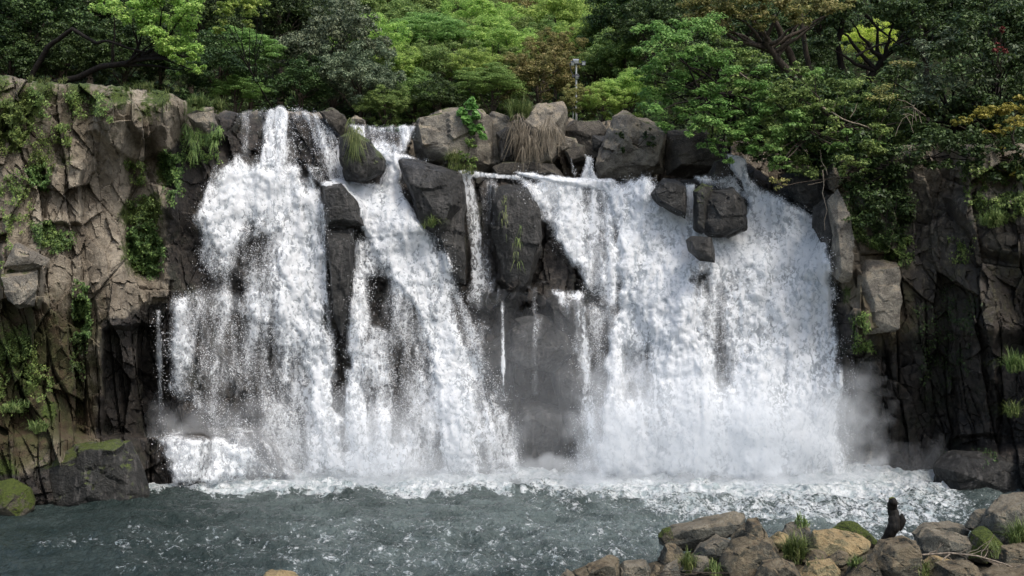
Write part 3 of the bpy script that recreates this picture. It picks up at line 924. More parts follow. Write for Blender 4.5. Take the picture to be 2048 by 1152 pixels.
def boulder(name, label, cat, poly, Y, thick, mat, seed=0, sub=5, cuts=9, pw=6, rough=.035, group=None):
    p = np.array(poly, float)
    cu, cv = (p[:, 0].min() + p[:, 0].max()) / 2, (p[:, 1].min() + p[:, 1].max()) / 2
    lx = (p[:, 0] - cu) / F * Y; lz = -(p[:, 1] - cv) / F * Y
    rng = np.random.default_rng(seed + 1000)
    size = (lx.max() - lx.min() + lz.max() - lz.min()) / 4
    pts = []
    for k in range(len(lx)):
        pts.append((lx[k], rng.uniform(-.35, .35) * thick, lz[k]))
    lxm, lzm = lx.mean(), lz.mean()
    for side, lo, hi in ((-1, .55, .9), (1, .5, .9)):
        for k in range(len(lx)):
            w_ = rng.uniform(lo, hi)
            pts.append((lxm + (lx[k] - lxm) * w_, side * thick * rng.uniform(.55, 1.0), lzm + (lz[k] - lzm) * w_))
        for k in range(2):
            pts.append((lxm + rng.uniform(-.35, .35) * size, side * thick * rng.uniform(.95, 1.12), lzm + rng.uniform(-.35, .35) * size))
    bm = bmesh.new()
    for p_ in pts: bm.verts.new(p_)
    r_ = bmesh.ops.convex_hull(bm, input=bm.verts)
    bmesh.ops.delete(bm, geom=[v_ for v_ in bm.verts if not v_.link_faces], context='VERTS')
    bmesh.ops.dissolve_limit(bm, angle_limit=math.radians(14), verts=bm.verts, edges=bm.edges)
    bmesh.ops.bevel(bm, geom=list(bm.edges), offset=min(.035, size * .022), segments=2, profile=.5, affect='EDGES', clamp_overlap=True)
    bmesh.ops.triangulate(bm, faces=bm.faces)
    lim_ = size / 9
    for it in range(7):
        es = [e for e in bm.edges if e.calc_length() > lim_]
        if not es or len(bm.faces) > 9000: break
        bmesh.ops.subdivide_edges(bm, edges=es, cuts=1)
        bmesh.ops.triangulate(bm, faces=[f_ for f_ in bm.faces if len(f_.verts) > 3])
    bmesh.ops.remove_doubles(bm, verts=bm.verts, dist=.0008)
    bmesh.ops.recalc_face_normals(bm, faces=bm.faces)
    bm.verts.index_update()
    q = np.array([v_.co[:] for v_ in bm.verts]); f = np.array([[v_.index for v_ in f_.verts] for f_ in bm.faces])
    bm.free()
    off = seed * 3.17
    sc = 1.0 / max(size, .2)
    dn = q / (np.linalg.norm(q, axis=1)[:, None] + 1e-9)
    q = q + dn * (size * rough * 1.6 * fbm3(q[:, 0] * sc * 1.8 + off, q[:, 1] * sc * 1.8, q[:, 2] * sc * 1.8, 4, seed))[:, None]
    st_ = planes(q[:, 0] * sc * 1.7 + off + q[:, 1] * sc, q[:, 2] * sc * 2.0 - q[:, 1] * sc * .6, .8, 1.0, seed + 9, .03, .9)
    q = q + dn * (size * rough * 1.0 * st_)[:, None]
    o = add(name, meshdata(name, q, f, None, True, M[mat], 17))
    cx, cyy, cz = P(cu, cv, Y)
    o.location = (cx, cyy, cz)
    tag(o, label, cat, group)
    return o


LEDGE = 'rocks standing on the lip of the falls'
B = [
 ('big rounded pale outcrop block just right of the upper chute of the left fall', [(820, 270), (835, 240), (870, 225), (905, 216), (965, 219), (985, 240), (992, 330), (965, 352), (900, 346), (850, 332), (825, 305)], 39.2, 1.3, 'ledge_rock', 6, .05),
 ('smooth pinkish rock face behind the broad leafed vine', [(965, 240), (985, 226), (1010, 234), (1040, 240), (1040, 300), (1034, 352), (965, 352)], 39.7, 1.0, 'ledge_rock', 4, .03),
 ('tallest pale block of the lip topped with dry hanging grass', [(1036, 246), (1055, 222), (1075, 208), (1125, 205), (1134, 225), (1130, 300), (1100, 335), (1040, 348), (1030, 300)], 39.4, 1.1, 'ledge_rock', 7, .05),
 ('narrow dark upright slab with lichen edge left of the dry grass', [(992, 268), (1008, 256), (1030, 252), (1032, 328), (1000, 330)], 38.7, .4, 'dark_rock', 4, .03),
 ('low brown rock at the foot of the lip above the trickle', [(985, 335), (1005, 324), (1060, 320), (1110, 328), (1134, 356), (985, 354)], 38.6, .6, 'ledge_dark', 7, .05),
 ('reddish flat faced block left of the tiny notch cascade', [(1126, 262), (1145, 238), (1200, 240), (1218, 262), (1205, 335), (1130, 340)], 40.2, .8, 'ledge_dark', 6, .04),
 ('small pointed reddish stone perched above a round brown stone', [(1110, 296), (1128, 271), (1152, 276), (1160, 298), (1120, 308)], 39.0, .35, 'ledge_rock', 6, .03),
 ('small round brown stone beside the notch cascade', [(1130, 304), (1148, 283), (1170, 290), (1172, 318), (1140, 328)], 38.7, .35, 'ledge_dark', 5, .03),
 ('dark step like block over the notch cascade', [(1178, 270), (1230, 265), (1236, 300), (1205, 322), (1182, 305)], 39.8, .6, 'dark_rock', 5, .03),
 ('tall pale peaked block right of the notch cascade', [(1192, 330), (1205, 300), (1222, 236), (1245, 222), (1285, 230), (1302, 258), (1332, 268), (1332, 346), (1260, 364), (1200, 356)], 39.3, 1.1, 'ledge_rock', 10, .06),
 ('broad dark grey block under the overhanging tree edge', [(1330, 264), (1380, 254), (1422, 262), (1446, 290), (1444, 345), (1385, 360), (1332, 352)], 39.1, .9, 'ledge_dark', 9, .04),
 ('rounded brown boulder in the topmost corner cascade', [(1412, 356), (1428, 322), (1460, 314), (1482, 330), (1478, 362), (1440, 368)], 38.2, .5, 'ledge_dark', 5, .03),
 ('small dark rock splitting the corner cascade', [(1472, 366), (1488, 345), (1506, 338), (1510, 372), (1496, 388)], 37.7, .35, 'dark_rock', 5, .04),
 ('brown wet boulder dividing the right fall at its lip', [(1300, 388), (1325, 360), (1350, 356), (1372, 374), (1370, 436), (1350, 430), (1310, 404)], 36.9, .6, 'dark_rock', 7, .05),
 ('low flat wet rock behind the dividing boulders', [(1350, 362), (1412, 354), (1424, 374), (1370, 384)], 37.7, .4, 'dark_rock', 4, .04),
 ('largest black boulder in the right fall with thin runnels of water', [(1388, 400), (1412, 380), (1465, 373), (1482, 392), (1494, 438), (1490, 460), (1455, 476), (1420, 474), (1392, 462)], 36.4, .75, 'dark_rock', 8, .05),
 ('moss covered shoulder rock leaning on the black boulder in the right fall', [(1386, 384), (1404, 366), (1426, 372), (1412, 400), (1404, 470), (1388, 462)], 36.35, .5, 'moss_rock', 4, .04),
 ('small black block in white water below the largest black boulder', [(1373, 480), (1385, 471), (1420, 474), (1430, 500), (1428, 526), (1400, 522), (1376, 502)], 35.7, .5, 'dark_rock', 5, .03),
 ('black shadowed rock between the right fall and the tan cliff', [(1628, 414), (1655, 388), (1676, 440), (1672, 508), (1650, 500), (1626, 456)], 35.5, .6, 'dark_rock', 5, .04),
 ('dark rock under the leaves above the right fall', [(1560, 350), (1650, 340), (1664, 420), (1622, 424), (1580, 398)], 36.9, .6, 'dark_rock', 6, .05),
 ('dark rounded rock at the crest beside the leftmost curtain', [(636, 222), (665, 217), (690, 230), (698, 262), (684, 274), (660, 255)], 37.4, .5, 'ledge_dark', 5, .05),
 ('small pale stone lying on the crest above the chute', [(702, 238), (712, 231), (730, 240), (734, 254), (704, 254)], 39.2, .3, 'ledge_rock', 5, .05),
 ('mossy black boulder with hanging yellow grass between crest and chute', [(680, 276), (704, 258), (740, 282), (771, 320), (768, 346), (735, 367), (690, 362), (679, 320)], 36.8, .7, 'moss_rock', 6, .04),
 ('huge black slab leaning right of the chute under the pale outcrop', [(796, 320), (830, 315), (900, 336), (924, 346), (932, 420), (905, 474), (880, 482), (842, 456), (826, 400), (806, 360)], 36.9, .9, 'dark_rock', 7, .04),
 ('black rock below the leaning slab with a grass tuft', [(866, 440), (928, 404), (938, 520), (932, 570), (905, 560), (880, 500)], 37.0, .6, 'dark_rock', 8, .05),
 ('black rounded rock islanded in the upper left veil', [(641, 370), (682, 365), (716, 405), (729, 452), (690, 458), (652, 456)], 36.1, .5, 'dark_rock', 6, .05),
 ('tall black rib between the two veils of the left fall', [(652, 460), (708, 460), (712, 520), (706, 590), (684, 680), (668, 640), (656, 550)], 36.0, .5, 'dark_rock', 7, .04),
 ('tall black buttress in the middle of the wall beside the trickle', [(986, 400), (1000, 372), (1050, 368), (1078, 420), (1086, 500), (1060, 575), (1022, 600), (1004, 550), (985, 470)], 37.0, .6, 'dark_rock', 9, .04),
 ('grey misted boulder at the middle of the wall where the trickles break', [(1010, 668), (1030, 636), (1080, 622), (1130, 650), (1150, 710), (1110, 745), (1050, 740), (1014, 715)], 36.7, .6, 'dark_rock', 7, .05),
 ('dark humped boulder above the misted boulder', [(1090, 600), (1120, 580), (1160, 600), (1185, 650), (1170, 690), (1110, 670)], 36.8, .5, 'dark_rock', 6, .04),
]
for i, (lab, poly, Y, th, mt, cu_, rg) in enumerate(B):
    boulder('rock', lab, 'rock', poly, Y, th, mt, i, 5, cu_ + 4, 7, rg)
B = [
 ('dark squarish step of rock low in the centre wall beside the pool', [(1030, 830), (1075, 800), (1130, 815), (1150, 880), (1120, 945), (1040, 945)], 37.2, .6, 'dark_rock'),
 ('dark leaning slab below the misted boulder in the centre wall', [(960, 700), (1000, 670), (1030, 720), (1035, 800), (1000, 850), (965, 800)], 37.1, .5, 'dark_rock'),
 ('dark sloping block right of the misted boulder beside the side cascade', [(1100, 740), (1140, 700), (1170, 740), (1165, 820), (1120, 830)], 37.0, .5, 'dark_rock'),
 ('tilted pale slab caught in the left cliff', [(20, 512), (38, 484), (70, 500), (98, 518), (92, 532), (40, 546), (18, 535)], 31.0, .4, 'ledge_rock'),
 ('blocky pale boulder under the tilted slab in the left cliff', [(8, 548), (72, 540), (80, 580), (64, 612), (40, 618), (12, 600)], 30.9, .5, 'ledge_rock'),
 ('long dark wet rock ledge at the foot of the left cliff beside the falls', [(88, 925), (120, 900), (200, 882), (262, 878), (280, 925), (298, 985), (286, 1022), (150, 1040), (80, 1040)], 32.2, .9, 'moss_rock'),
 ('bright mossy boulder in the bottom left corner at the water', [(-30, 968), (20, 958), (60, 975), (68, 1010), (56, 1036), (-30, 1044)], 30.3, .6, 'bank_moss'),
 ('tan banded pillar of rock on the right cliff edge', [(1712, 548), (1730, 520), (1792, 524), (1804, 562), (1792, 662), (1732, 668), (1714, 600)], 35.1, .6, 'ledge_rock'),
 ('pale upright rock edge beside the right fall', [(1656, 400), (1672, 372), (1690, 420), (1704, 500), (1700, 566), (1672, 560), (1662, 480)], 34.9, .6, 'ledge_rock'),
 ('low wet rock at the waterline under the right cliff', [(1860, 930), (1900, 900), (2000, 905), (2060, 930), (2060, 1005), (1866, 990)], 34.2, .9, 'dark_rock'),
 ('square reddish block jutting from the top of the left cliff by the grass', [(376, 232), (392, 222), (424, 220), (436, 250), (420, 268), (388, 262)], 35.2, .5, 'ledge_rock'),
]
for i, (lab, poly, Y, th, mt) in enumerate(B):
    boulder('rock', lab, 'rock', poly, Y, th, mt, 40 + i, 5, 12, 7, .05)

BANK = 'boulders heaped on the near bank'
B = [
 ('long grey layered slab topping the left end of the boulder heap', [(1318, 1070), (1345, 1052), (1400, 1036), (1470, 1023), (1494, 1033), (1486, 1058), (1450, 1072), (1400, 1092), (1350, 1100), (1322, 1090)], 24.2, .55, 'bank_grey', 6),
 ('small pale mossy stone at the tip of the long grey slab', [(1316, 1074), (1324, 1058), (1340, 1055), (1348, 1076), (1328, 1090)], 23.6, .15, 'bank_moss', 4),
 ('brown peaked boulder with mossy ridge right of the long slab', [(1462, 1080), (1494, 1036), (1514, 1037), (1562, 1106), (1545, 1130), (1480, 1120)], 23.4, .5, 'bank_brown', 7),
 ('big brown boulder with scooped face in front of the peaked one', [(1436, 1128), (1460, 1078), (1500, 1064), (1532, 1082), (1562, 1116), (1524, 1156), (1450, 1175)], 22.3, .5, 'bank_brown', 8),
 ('dark cracked block tucked beneath the long grey slab', [(1384, 1112), (1400, 1090), (1440, 1072), (1468, 1082), (1456, 1110), (1420, 1120)], 23.0, .4, 'bank_grey', 8),
 ('upright dark stone at the left edge of the heap', [(1317, 1120), (1328, 1086), (1352, 1088), (1372, 1112), (1352, 1142), (1322, 1146)], 22.9, .35, 'bank_brown', 6),
 ('pale grey wedge shaped stone on the bottom edge beside the tuft', [(1306, 1175), (1330, 1132), (1355, 1118), (1368, 1175)], 21.7, .3, 'bank_grey', 4),
 ('light rounded slab between the two grass tufts', [(1360, 1140), (1386, 1108), (1414, 1112), (1424, 1146), (1380, 1160)], 22.3, .35, 'bank_grey', 5),
 ('low dark mossy ridge stone leftmost but one along the waters edge', [(1143, 1144), (1180, 1123), (1212, 1115), (1236, 1118), (1242, 1175), (1150, 1175)], 21.7, .45, 'bank_brown', 8),
 ('tiny dark stone leftmost of the near bank', [(1112, 1156), (1134, 1142), (1158, 1152), (1160, 1175), (1112, 1175)], 21.6, .3, 'bank_grey', 5),
 ('flat topped grey stone with a moss patch at the bottom edge', [(1232, 1146), (1246, 1122), (1290, 1120), (1302, 1142), (1292, 1175), (1238, 1175)], 21.8, .4, 'bank_grey', 6),
 ('small brown stone wedged left of the pale wedge', [(1292, 1156), (1310, 1128), (1322, 1130), (1324, 1170), (1296, 1170)], 21.9, .2, 'bank_brown', 5),
 ('dark purplish boulder at the bottom below the scooped boulder', [(1496, 1175), (1526, 1126), (1560, 1118), (1592, 1130), (1612, 1175)], 21.4, .5, 'bank_brown', 6),
 ('upright grey stone capped with grass left of the ochre slab', [(1556, 1080), (1574, 1052), (1600, 1040), (1622, 1056), (1626, 1094), (1598, 1104), (1566, 1100)], 24.3, .4, 'bank_grey', 6),
 ('small tan stone between the peaked boulder and the grassy one', [(1536, 1080), (1558, 1061), (1576, 1070), (1574, 1096), (1548, 1100)], 24.0, .3, 'bank_ochre', 5),
 ('large yellow ochre slab in the middle of the heap', [(1616, 1096), (1624, 1060), (1652, 1055), (1720, 1070), (1742, 1086), (1724, 1116), (1690, 1136), (1636, 1128)], 23.5, .55, 'bank_ochre', 5),
 ('black boulder with bright green moss behind the ochre slab', [(1662, 1064), (1688, 1046), (1714, 1045), (1744, 1070), (1768, 1094), (1720, 1100), (1670, 1090)], 24.9, .4, 'bank_moss', 5),
 ('small brown stone leaning on the ochre slab front', [(1652, 1122), (1678, 1099), (1694, 1104), (1702, 1122), (1682, 1136), (1660, 1134)], 22.5, .25, 'bank_brown', 6),
 ('yellow ochre stone at the bottom edge below the green weeds', [(1592, 1160), (1618, 1126), (1664, 1118), (1682, 1142), (1676, 1175), (1596, 1175)], 21.9, .4, 'bank_ochre', 5),
 ('biggest rounded brown boulder right of the dark stump', [(1736, 1175), (1740, 1122), (1770, 1084), (1806, 1070), (1834, 1080), (1845, 1130), (1828, 1175)], 22.0, .6, 'bank_brown', 7),
 ('smooth sloping brown rock left of the biggest boulder', [(1676, 1175), (1716, 1128), (1750, 1104), (1768, 1175)], 21.8, .5, 'bank_brown', 3),
 ('far flat stone with a dark hollow near the water', [(1826, 1068), (1850, 1048), (1900, 1044), (1942, 1056), (1932, 1082), (1840, 1088)], 24.8, .4, 'bank_grey', 5),
 ('tan ridged rock behind the dry branch', [(1826, 1116), (1828, 1072), (1850, 1052), (1872, 1066), (1900, 1084), (1930, 1070), (1950, 1080), (1944, 1118), (1880, 1136)], 23.3, .5, 'bank_grey', 9),
 ('round backed rock with green stained side by the right weeds', [(1926, 1116), (1946, 1068), (1975, 1055), (2000, 1086), (1992, 1112), (1960, 1124)], 23.0, .45, 'bank_moss', 5),
 ('tall weathered pitted rock at the right picture edge', [(1952, 1090), (1966, 1016), (2000, 996), (2030, 986), (2075, 980), (2075, 1090), (1996, 1104)], 23.9, .6, 'bank_grey', 9),
 ('small jagged stone left of the tall pitted rock', [(1930, 1056), (1948, 1022), (1970, 1017), (1978, 1060), (1950, 1066)], 24.3, .25, 'bank_grey', 7),
 ('low tan stone under the dry branch', [(1862, 1175), (1876, 1128), (1930, 1115), (1962, 1146), (1956, 1175)], 21.7, .45, 'bank_brown', 5),
 ('purplish block at the right edge below the pitted rock', [(1984, 1122), (1998, 1090), (2075, 1084), (2075, 1150), (2002, 1142)], 22.6, .45, 'bank_brown', 6),
 ('ochre chip between biggest boulder and dry branch', [(1842, 1128), (1868, 1110), (1904, 1120), (1888, 1158), (1850, 1156)], 22.4, .3, 'bank_ochre', 6),
 ('flat brown slab in the bottom right corner', [(1938, 1175), (1966, 1146), (2075, 1132), (2075, 1175)], 21.4, .5, 'bank_brown', 4),
 ('low stone filling the gap under the mossy black boulder', [(1600, 1120), (1620, 1098), (1650, 1100), (1660, 1130), (1620, 1140)], 23.0, .3, 'bank_brown', 5),
 ('pale round stone poking from the pool at the bottom edge', [(516, 1162), (530, 1145), (558, 1139), (588, 1146), (604, 1166), (560, 1182)], 21.9, .35, 'bank_ochre', 2),
]
for i, (lab, poly, Y, th, mt, cu_) in enumerate(B):
    boulder('boulder', lab, 'boulder', poly, Y, th, mt, 80 + i, 5, cu_ + 9, 8, .06)

# ------------------------------------------------------------------ driftwood stump, dry branch, lamp post
root = empty('tree_stump', P(1790, 1090, 24.1), 'black upright driftwood stump standing behind the boulders', 'stump')
t = NT('black_wood'); n = t.noise(t.coord((1, 1, .3)), 16, 5, .7)
wood = t.done(t.bsdf(t.mix(t.ramp(n, .4, .7), (.003, .0025, .002), (.016, .013, .01)), .7, .3, t.bump(n, .04)).outputs[0])
Yk = 24.1; rx, ry, rz = root.location
prof = [(1772, 1110, 12), (1775, 1085, 12), (1780, 1066, 11), (1787, 1050, 12), (1789, 1034, 12), (1786, 1016, 10), (1785, 1004, 9), (1785, 998, 6)]
pts = []; rad = []
for k in range(40):
    q = k / 39 * (len(prof) - 1); i0 = min(int(q), len(prof) - 2); w = q - i0
    u_, v_, r_ = [(1 - w) * prof[i0][j] + w * prof[i0 + 1][j] for j in range(3)]
    x, y, z = P(u_, v_, Yk); pts.append((x - rx, y - ry + .05 * math.sin(k * .3), z - rz)); rad.append(r_ / F * Yk * (1 + .06 * math.sin(k * 1.3)))
a = Acc(); tube(a, pts, rad, 18, False)
v = np.concatenate(a.v)
v += (v - np.array([0, 0, 0])) * 0 + np.stack([.03 * fbm3(v[:, 0] * 6, v[:, 1] * 6, v[:, 2] * 3, 3, 2), .03 * fbm3(v[:, 0] * 6 + 9, v[:, 1] * 6, v[:, 2] * 3, 3, 3), v[:, 2] * 0], 1)
a.v = [v]
x, y, z = P(1785, 997, Yk)
a.put(np.array([[x - rx, y - ry, z - rz + .02]] + list(v[-18:])), np.array([[0, 1 + k, 1 + (k + 1) % 18] for k in range(18)]))
add('trunk', a.mesh('stump_trunk', wood), root)
a = Acc()
p0 = P(1795, 1055, Yk); p1 = P(1806, 1040, Yk - .1); p2 = P(1803, 1028, Yk - .1)
tube(a, [np.array(p) - np.array([rx, ry, rz]) for p in (p0, ((p0[0] + p1[0]) / 2, p0[1] - .05, (p0[2] + p1[2]) / 2), p1, p2)], [.11, .10, .07, .03], 10, False)
add('branch_stub', a.mesh('branch_stub', wood), root)
t = NT('stump_moss'); n = t.noise(t.coord(), 30, 4)
mossm = t.done(t.bsdf(t.mix(n, (.04, .05, .01), (.16, .18, .03)), .95, .1, t.bump(n, .03)).outputs[0])
v0, f0 = ico(3); x, y, z = P(1785, 998, Yk)
add('moss_cap', meshdata('moss_cap', v0 * np.array([.08, .08, .04]) * (1 + .2 * fbm3(v0[:, 0] * 2, v0[:, 1] * 2, v0[:, 2] * 2, 2))[:, None] + np.array([x - rx, y - ry, z - rz]), f0, None, True, mossm), root)

rng = np.random.default_rng(3)
root = empty('dry_branch', P(1845, 1112, 22.1), 'bare pale dead branch lying over the boulders at right', 'branch')
rx, ry, rz = root.location; a = Acc()
def bl(u, v, Y): return np.array(P(u, v, Y)) - np.array([rx, ry, rz])
main = [bl(1842, 1110, 22.3), bl(1900, 1106, 22.1), bl(1955, 1112, 21.9), bl(2010, 1128, 21.7), bl(2060, 1150, 21.4)]
tube(a, main, [.022, .02, .018, .014, .008], 6)
for k in range(16):
    q = rng.uniform(.05, .95) * 4; i0 = int(q); w = q - i0; s0 = main[i0] * (1 - w) + main[min(i0 + 1, 4)] * w
    L = rng.uniform(.2, .75); an = rng.choice([-1, 1]) * rng.uniform(.25, 1.0) if k % 3 else rng.uniform(.8, 1.4)
    e = s0 + np.array([math.cos(an) * L, rng.uniform(-.25, .1), math.sin(an) * L * .75])
    tube(a, wander(s0, e, 6, .25, rng), np.linspace(.011, .004, 6), 4)
tube(a, wander(bl(1860, 1140, 21.9), bl(1900, 1108, 22), 5, .1, rng), .014, 6)
add('twigs', a.mesh('twigs', M['twig']), root)
root = empty('fallen_branch', P(1330, 1150, 21.4), 'thin reddish fallen twig bundle along the bottom edge under the grey wedge', 'branch')
rx, ry, rz = root.location; a = Acc()
for k in range(9):
    tube(a, wander(bl(1275 + 18 * k, 1148 + rng.uniform(-4, 3), 21.3), bl(1340 + 18 * k, 1150 + rng.uniform(-6, 4), 21.2), 6, .3, rng), .007, 4)
add('twigs', a.mesh('fallen_twigs', M['bark']), root)

YL = 45.8
root = empty('lamp_post', P(1152.5, 262, YL), 'white floodlight pole standing among the trees above the lip', 'lamp post')
rx, ry, rz = root.location
white = m_plain('white_pole_paint', (.36, .38, .38), .45)
dk = m_plain('dark_lamp_metal', (.03, .03, .035), .45)
gl = m_plain('lamp_glass', (.55, .58, .6), .15)
a = Acc(); zt = P(1153, 128, YL)[2] - rz
tube(a, [(0, 0, -.3), (0, 0, zt * .35), (0, 0, zt * .6), (0, 0, zt)], [.05, .046, .04, .036], 14, False)
add('pole', a.mesh('pole', white), root)
a = Acc(); tube(a, [(-.13, .02, .2), (-.13, .02, zt * .5)], .02, 10, False)
add('conduit', a.mesh('conduit', m_plain('grey_conduit', (.28, .3, .32), .5)), root)
def box(acc, c, s, rz_=0.0, tilt=0.0):
    v = np.array([[x, y, z] for x in (-.5, .5) for y in (-.5, .5) for z in (-.5, .5)]) * np.array(s)
    ct, st_ = math.cos(tilt), math.sin(tilt)
    v = np.stack([v[:, 0], v[:, 1] * ct - v[:, 2] * st_, v[:, 1] * st_ + v[:, 2] * ct], 1)
    cz_, sz_ = math.cos(rz_), math.sin(rz_)
    v = np.stack([v[:, 0] * cz_ - v[:, 1] * sz_, v[:, 0] * sz_ + v[:, 1] * cz_, v[:, 2]], 1) + np.array(c)
    acc.put(v, np.array([[0, 1, 3, 2], [4, 6, 7, 5], [0, 4, 5, 1], [2, 3, 7, 6], [0, 2, 6, 4], [1, 5, 7, 3]]))
a = Acc(); box(a, (0, 0, zt), (.52, .10, .05)); box(a, (-.26, 0, zt - .03), (.05, .1, .12)); box(a, (.24, 0, zt - .03), (.05, .1, .12))
box(a, (-.02, -.02, zt - .52), (.30, .16, .09)); tube(a, [(-.26, -.02, zt), (-.22, -.02, zt - .3), (-.12, -.02, zt - .5)], .02, 6)
add('bracket', a.mesh('bracket', dk, False), root)
for (dx, ti, w_) in ((-.02, .5, .24), (.30, .4, .16), (-.16, .6, .15), (.02, .7, .15)):
    zz = zt + (.10 if w_ > .2 else .02) - (.55 if dx == .02 else 0)
    a = Acc(); box(a, (dx, -.06, zz), (w_, .16, .15), .0, ti)
    fl = add('floodlight', a.mesh('floodlight', dk if w_ < .2 else m_plain('lamp_housing', (.25, .27, .3), .4), False), root)
    a = Acc(); box(a, (dx, -.06 - .085 * math.cos(ti), zz - .085 * math.sin(ti)), (w_ * .85, .012, .12), .0, ti)
    add('glass', a.mesh('glass', gl, False), fl)

# ------------------------------------------------------------------ grass and wall plants
def blades(acc, rng, base, n, h, spread, droop=.5, w=.012):
    for (bx_, by_, bz_) in base:
        pass
    m = len(base)
    idx = rng.integers(0, m, n)
    b0 = np.array(base)[idx] + rng.normal(0, 1, (n, 3)) * np.array([spread, spread * .6, spread * .15])
    an = rng.uniform(0, 2 * np.pi, n); dr = np.stack([np.cos(an), np.sin(an), an * 0], 1)
    H = h * rng.uniform(.5, 1.2, n); lean = rng.uniform(.15, 1.0, n) * droop
    sd_ = np.stack([-np.sin(an), np.cos(an), an * 0], 1) * w
    k = 5; vs_ = []
    for j in range(k):
        t_ = j / (k - 1)
        c = b0 + dr * (H * lean * t_ ** 1.6)[:, None] + np.array([0, 0, 1.0]) * (H * (t_ - lean * .75 * t_ ** 2.6))[:, None]
        ww = (1 - t_ ** 2) + .05
        vs_ += [c - sd_ * ww, c + sd_ * ww]
    v = np.stack(vs_, 1).reshape(-1, 3)
    i = np.arange(n)[:, None] * (2 * k)
    f = np.concatenate([i + np.array([2 * j, 2 * j + 1, 2 * j + 3, 2 * j + 2]) for j in range(k - 1)], 0)
    acc.put(v, f, np.repeat(rng.uniform(0, 1, n), 2 * k))


def grass(label, u, v, Y, wpx, h, n, mat='grass', droop=.6, seed=0, w=.012, spread=None):
    rng = np.random.default_rng(seed + 300)
    root = empty('grass_tuft', P(u, v, Y), label, 'grass')
    a = Acc()
    r = wpx / F * Y
    blades(a, rng, [(r * rng.normal(0, .5), rng.normal(0, .12), rng.normal(0, .06)) for x_ in range(14)], n // 2, h * 1.1, .035, droop + .25, w * .75)
    add('blades', a.mesh('blades', M[mat], True), root)
    return root


GR = [
 ('bright green tuft growing beside the pale wedge on the near bank', 1374, 1134, 22.0, 14, .36, 420, 'grass', .7),
 ('small green tuft right of the light slab on the near bank', 1430, 1146, 21.9, 9, .26, 260, 'grass', .6),
 ('dark green weeds filling the gap right of the peaked boulder', 1590, 1112, 22.9, 26, .5, 700, 'grass', .7),
 ('grass cap on the upright grey stone of the near bank', 1604, 1050, 24.2, 12, .22, 260, 'grass', .9),
 ('sparse weeds in front of the ochre slab', 1640, 1140, 22.0, 16, .24, 260, 'grass', .7),
 ('thin green weeds right of the small brown stone', 1712, 1136, 21.9, 14, .26, 240, 'grass', .7),
 ('small tuft under the dry branch near the bottom edge', 1848, 1152, 21.4, 12, .3, 220, 'grass', .8),
 ('green plant by the mossy round backed rock', 1986, 1104, 22.3, 9, .18, 180, 'grass', .8),
 ('lush grass at the right picture edge over the purplish block', 2040, 1082, 22.9, 22, .5, 700, 'grass', .8),
 ('tall reedy grass clump standing on top of the lip', 1040, 238, 38.7, 22, .85, 900, 'grass', .5),
 ('light green grass hanging over the end of the left cliff crest', 440, 222, 35.6, 14, .5, 500, 'grass', .9),
 ('green grass running along the crest of the left cliff', 392, 212, 34.8, 26, .4, 900, 'grass', .8),
 ('short grass on the middle of the left cliff crest', 290, 180, 33.2, 40, .22, 700, 'grass', .8),
 ('low turf on the far left of the cliff crest', 90, 166, 32.0, 70, .16, 700, 'grass', .8),
 ('yellow green grass tuft at the foot of the pale outcrop', 905, 325, 37.7, 18, .5, 520, 'grass', 1.0),
 ('grass growing between outcrop and huge black slab', 928, 342, 37.3, 20, .35, 420, 'grass', 1.0),
 ('tuft of grass in the wet crack below the leaning slab', 862, 450, 36.0, 10, .5, 300, 'grass', 1.3),
 ('small fern like tuft on the dark left ledge foot', 74, 862, 30.4, 20, .4, 420, 'grass', .9),
 ('pale green tuft low on the far left wall', 30, 820, 30.8, 26, .3, 420, 'grass', 1.0),
 ('bright grass tuft on the right cliff by the picture edge', 2030, 740, 32.2, 22, .7, 520, 'grass', 1.0),
 ('small grass tuft low on the right cliff', 2025, 830, 32.4, 18, .5, 300, 'grass', 1.0),
 ('bright tuft sprouting from the upper right cliff', 1990, 450, 32.6, 22, .6, 600, 'grass', 1.0),
]
for i, g_ in enumerate(GR):
    grass(*g_[:6], g_[6], g_[7], g_[8], i)
# hanging dry and yellow grass: blades that fall below their root
def hanging(label, u, v, Y, wpx, L, n, mat, seed):
    rng = np.random.default_rng(seed + 700)
    root = empty('hanging_grass', P(u, v, Y), label, 'grass')
    if seed == 4: mat = 'leaf_mid'; L = .6; n = 500
    a = Acc(); r = wpx / F * Y
    n = n // 2; ck = rng.normal(0, 1, (16, 3)) * np.array([r * .6, .08, .28]); b0 = ck[rng.integers(0, 16, n)] + rng.normal(0, .04, (n, 3))
    H = L * .7 * rng.uniform(.35, 1.2, n); out = rng.uniform(.05, .3, n); sx = rng.normal(0, .3, n)
    k = 6; vs_ = []
    for j in range(k):
        t_ = j / (k - 1)
        c = b0 + np.stack([sx * H * t_, -out * np.sqrt(t_ + .001), H * (.22 * math.sin(t_ * 3.1) * (1 - t_) - t_ ** 1.3)], 1)
        ww = np.array([.006, .003, 0]) * ((1 - t_ ** 3) + .1)
        vs_ += [c - ww, c + ww]
    i = np.arange(n)[:, None] * (2 * k)
    a.put(np.stack(vs_, 1).reshape(-1, 3), np.concatenate([i + np.array([2 * j, 2 * j + 1, 2 * j + 3, 2 * j + 2]) for j in range(k - 1)], 0), np.repeat(rng.uniform(0, 1, n), 2 * k))
    add('blades', a.mesh('blades', M[mat]), root)


